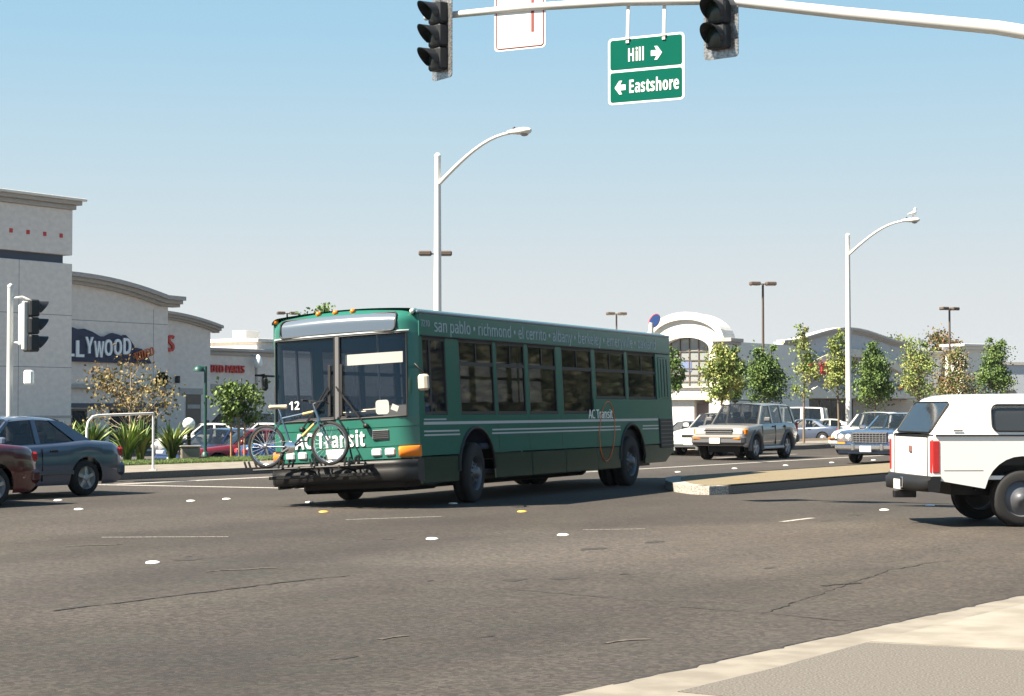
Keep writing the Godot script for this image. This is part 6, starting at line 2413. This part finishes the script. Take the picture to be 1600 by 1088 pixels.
		fq(st, Vector3(-0.4, 1.16, sg * 0.91), Vector3(1.25, 1.16, sg * 0.91), Vector3(0.44, 1.72, sg * 0.72), Vector3(-0.42, 1.72, sg * 0.72), Vector3(0, 0, sg))
		done(st, "door_window", M.glass_car, o)
	st = nb()
	fq(st, Vector3(1.3, 1.16, -0.92), Vector3(1.3, 1.16, 0.92), Vector3(0.46, 1.74, 0.73), Vector3(0.46, 1.74, -0.73), Vector3(1, 1, 0))
	done(st, "windshield", M.glass_car, o)
	st = nb()
	prism(st, [Vector2(0.9, 1.165), Vector2(1.35, 1.155), Vector2(2.5, 1.095), Vector2(2.6, 1.0), Vector2(2.6, 0.6), Vector2(2.5, 0.6), Vector2(2.45, 1.0), Vector2(0.9, 1.1)], -hw + 0.06, hw - 0.06)
	done(st, "hood", P, o)
	pair(o, "headlight", "lamp_clear", Vector3(2.62, 0.9, 0.75), Vector3(0.06, 0.2, 0.3), 0.02)
	cb(o, "grille", "black_plastic", Vector3(2.62, 0.9, 0), Vector3(0.05, 0.25, 1.15), 0.02)
	cb(o, "front_bumper", "chrome", Vector3(2.7, 0.55, 0), Vector3(0.18, 0.2, 1.9), 0.05)
	st = nb()
	box(st, Vector3(0.0, 0.5, 0), Vector3(5.0, 0.2, 1.0))
	box(st, Vector3(-1.7, 0.42, 0), Vector3(0.14, 0.14, 1.5))
	box(st, Vector3(0.3, 0.75, 0), Vector3(1.6, 0.5, 1.7))
	for ax in [-1.7, 1.75]:
		box(st, Vector3(ax, 0.72, 0), Vector3(1.0, 0.5, 1.2))
		box(st, Vector3(ax, 0.9, 0), Vector3(1.06, 0.2, 1.76))
	done(st, "chassis", M.black_plastic, o)
	for ax in [-1.7, 1.75]:
		for sg in [1.0, -1.0]:
			add_wheel(o, Vector3(ax, 0.37, sg * 0.81), 0.37, 0.25, sg > 0, "disc", "rim_steel")


# ------------------------------------------------------------------
func _ready():
	# camera
	var cam := Camera3D.new()
	cam.name = "camera"
	cam.fov = 20.53
	cam.near = 0.1
	cam.far = 3000.0
	cam.position = Vector3(0, 1.55, 0)
	cam.rotation_degrees.x = 1.776
	add_child(cam)
	cam.current = true
	# sky, air
	var env := Environment.new()
	env.background_mode = Environment.BG_SKY
	var sky := Sky.new()
	# clear sky, whitish with haze near the horizon and the same all the way round
	var tones := [[0.0, 0.79, 0.82, 0.82], [3.5, 0.72, 0.77, 0.79], [7.0, 0.56, 0.72, 0.81], [11.0, 0.40, 0.65, 0.83], [18.0, 0.28, 0.52, 0.75], [35.0, 0.15, 0.32, 0.54], [90.0, 0.07, 0.16, 0.33]]
	var im := Image.create(16, 1024, false, Image.FORMAT_RGBF)
	for j in 1024:
		var el := 90.0 - 180.0 * (j + 0.5) / 1024.0
		var c := Color(0.3, 0.27, 0.24)
		if el >= 0.0:
			for k in tones.size() - 1:
				var a: Array = tones[k]
				var b: Array = tones[k + 1]
				if el >= a[0] and el <= b[0]:
					var t: float = (el - a[0]) / (b[0] - a[0])
					c = Color(lerpf(a[1], b[1], t), lerpf(a[2], b[2], t), lerpf(a[3], b[3], t))
		im.fill_rect(Rect2i(0, j, 16, 1), Color(c.r / EXPOSURE, c.g / EXPOSURE, c.b / EXPOSURE))
	var sm := PanoramaSkyMaterial.new()
	sm.panorama = ImageTexture.create_from_image(im)
	sky.sky_material = sm
	env.sky = sky
	env.tonemap_mode = Environment.TONE_MAPPER_LINEAR
	env.tonemap_exposure = EXPOSURE
	env.fog_enabled = true
	env.fog_density = 0.00007
	env.fog_light_color = Color(0.82, 0.86, 0.9)
	env.sdfgi_enabled = true
	env.ssao_enabled = true
	env.ssil_enabled = true
	var we := WorldEnvironment.new()
	we.name = "world"
	we.environment = env
	add_child(we)
	# sun, from the left and a little behind the camera
	var sun := DirectionalLight3D.new()
	sun.name = "sun"
	sun.light_energy = 1.3
	sun.light_color = Color(1.0, 0.95, 0.87)
	sun.light_angular_distance = 0.5
	sun.shadow_enabled = true
	sun.sky_mode = DirectionalLight3D.SKY_MODE_LIGHT_ONLY
	add_child(sun)
	sun.look_at_from_position(Vector3(-0.585, 0.766, 0.27) * 100.0, Vector3.ZERO)
	make_materials()
	mat("sign_glass", lin(0.09, 0.12, 0.16), 0.25)
	grain(mat("stucco_tan", lin(0.3, 0.24, 0.17), 0.95), 2.2, M.stucco.albedo_texture)
	mat("lamp_grey", lin(0.3, 0.3, 0.31), 0.3)
	mat("roof_tile_dull", lin(0.2, 0.15, 0.14), 0.8)
	mat("sign_navy_pale", lin(0.15, 0.2, 0.34), 0.6)
	mat("tail_red_dull", lin(0.2, 0.1, 0.09), 0.5)
	glass("glass_clear", lin(0.05, 0.07, 0.075, 0.18))
	build_ground()
	build_left_shops()
	build_mall()
	# vehicles and people
	var bus := build_bus()
	build_bicycle(bus)
	person("person in a pale blue shirt at the wheel of the green bus", bus.transform * LEAN * Transform3D(Basis.IDENTITY, Vector3(-1.32, 1.08, -0.72)), "shirt_blue", Vector3(0.5, 0.47, 0.2))
	build_vehicles()
	# street furniture
	build_mast()
	build_corner_signal()
	street_lamp("tall white street lamp rising behind the bus roof", 12.5, 15.0)
	street_lamp("tall white street lamp with a gull on its head among street trees", 41.6, 15.0, true)
	lot_light("twin headed brown parking light just left of the nearer street lamp", V(-3.92, 98, LOT), 10.05, 0.0)
	lot_light("twin headed brown parking light above the dense dark street tree", V(15.95, 122, LOT), 10.05, 0.15)
	lot_light("twin headed brown parking light in front of the corner pier", V(33.5, 147, LOT), 9.75, 0.5)
	lot_light("twin headed brown parking light peeking over the rear of the bus roof", V(8.6, 158, LOT), 9.9, 0.3)
	lot_light("twin headed brown parking light peeking over the bus front corner", V(-18.5, 158, LOT), 9.95, 0.3)
	var bs := thing("pylon_sign", "blue leaning oval sign with red edge on a white post behind the bus", "sign", V(5.15, 71, 0.14))
	var st := nb()
	tube(st, [Vector3.ZERO, Vector3(0, 4.55, 0)], 0.09, 8)
	done(st, "post", M.pole_white, bs)
	st = nb()
	var q := []
	for k in 20:
		q.append(Vector2(0.17 * cos(TAU * k / 20.0), 0.26 * sin(TAU * k / 20.0)))
	prism(st, q, -0.05, 0.05, Transform3D(Basis(Vector3(0, 0, 1), -0.5), Vector3(0.12, 4.62, 0)))
	var pn := done(st, "panel", M.paint_bright_blue, bs)
	st = nb()
	var lp := []
	for k in 21:
		lp.append(Transform3D(Basis(Vector3(0, 0, 1), -0.5), Vector3(0.12, 4.62, 0)) * Vector3(0.17 * cos(TAU * k / 20.0), 0.26 * sin(TAU * k / 20.0), 0.0))
	tube(st, lp, 0.025, 5, false)
	done(st, "edge", M.sign_red, pn)
	build_verge()
	build_trees()
	build_near_side()
	build_grass()
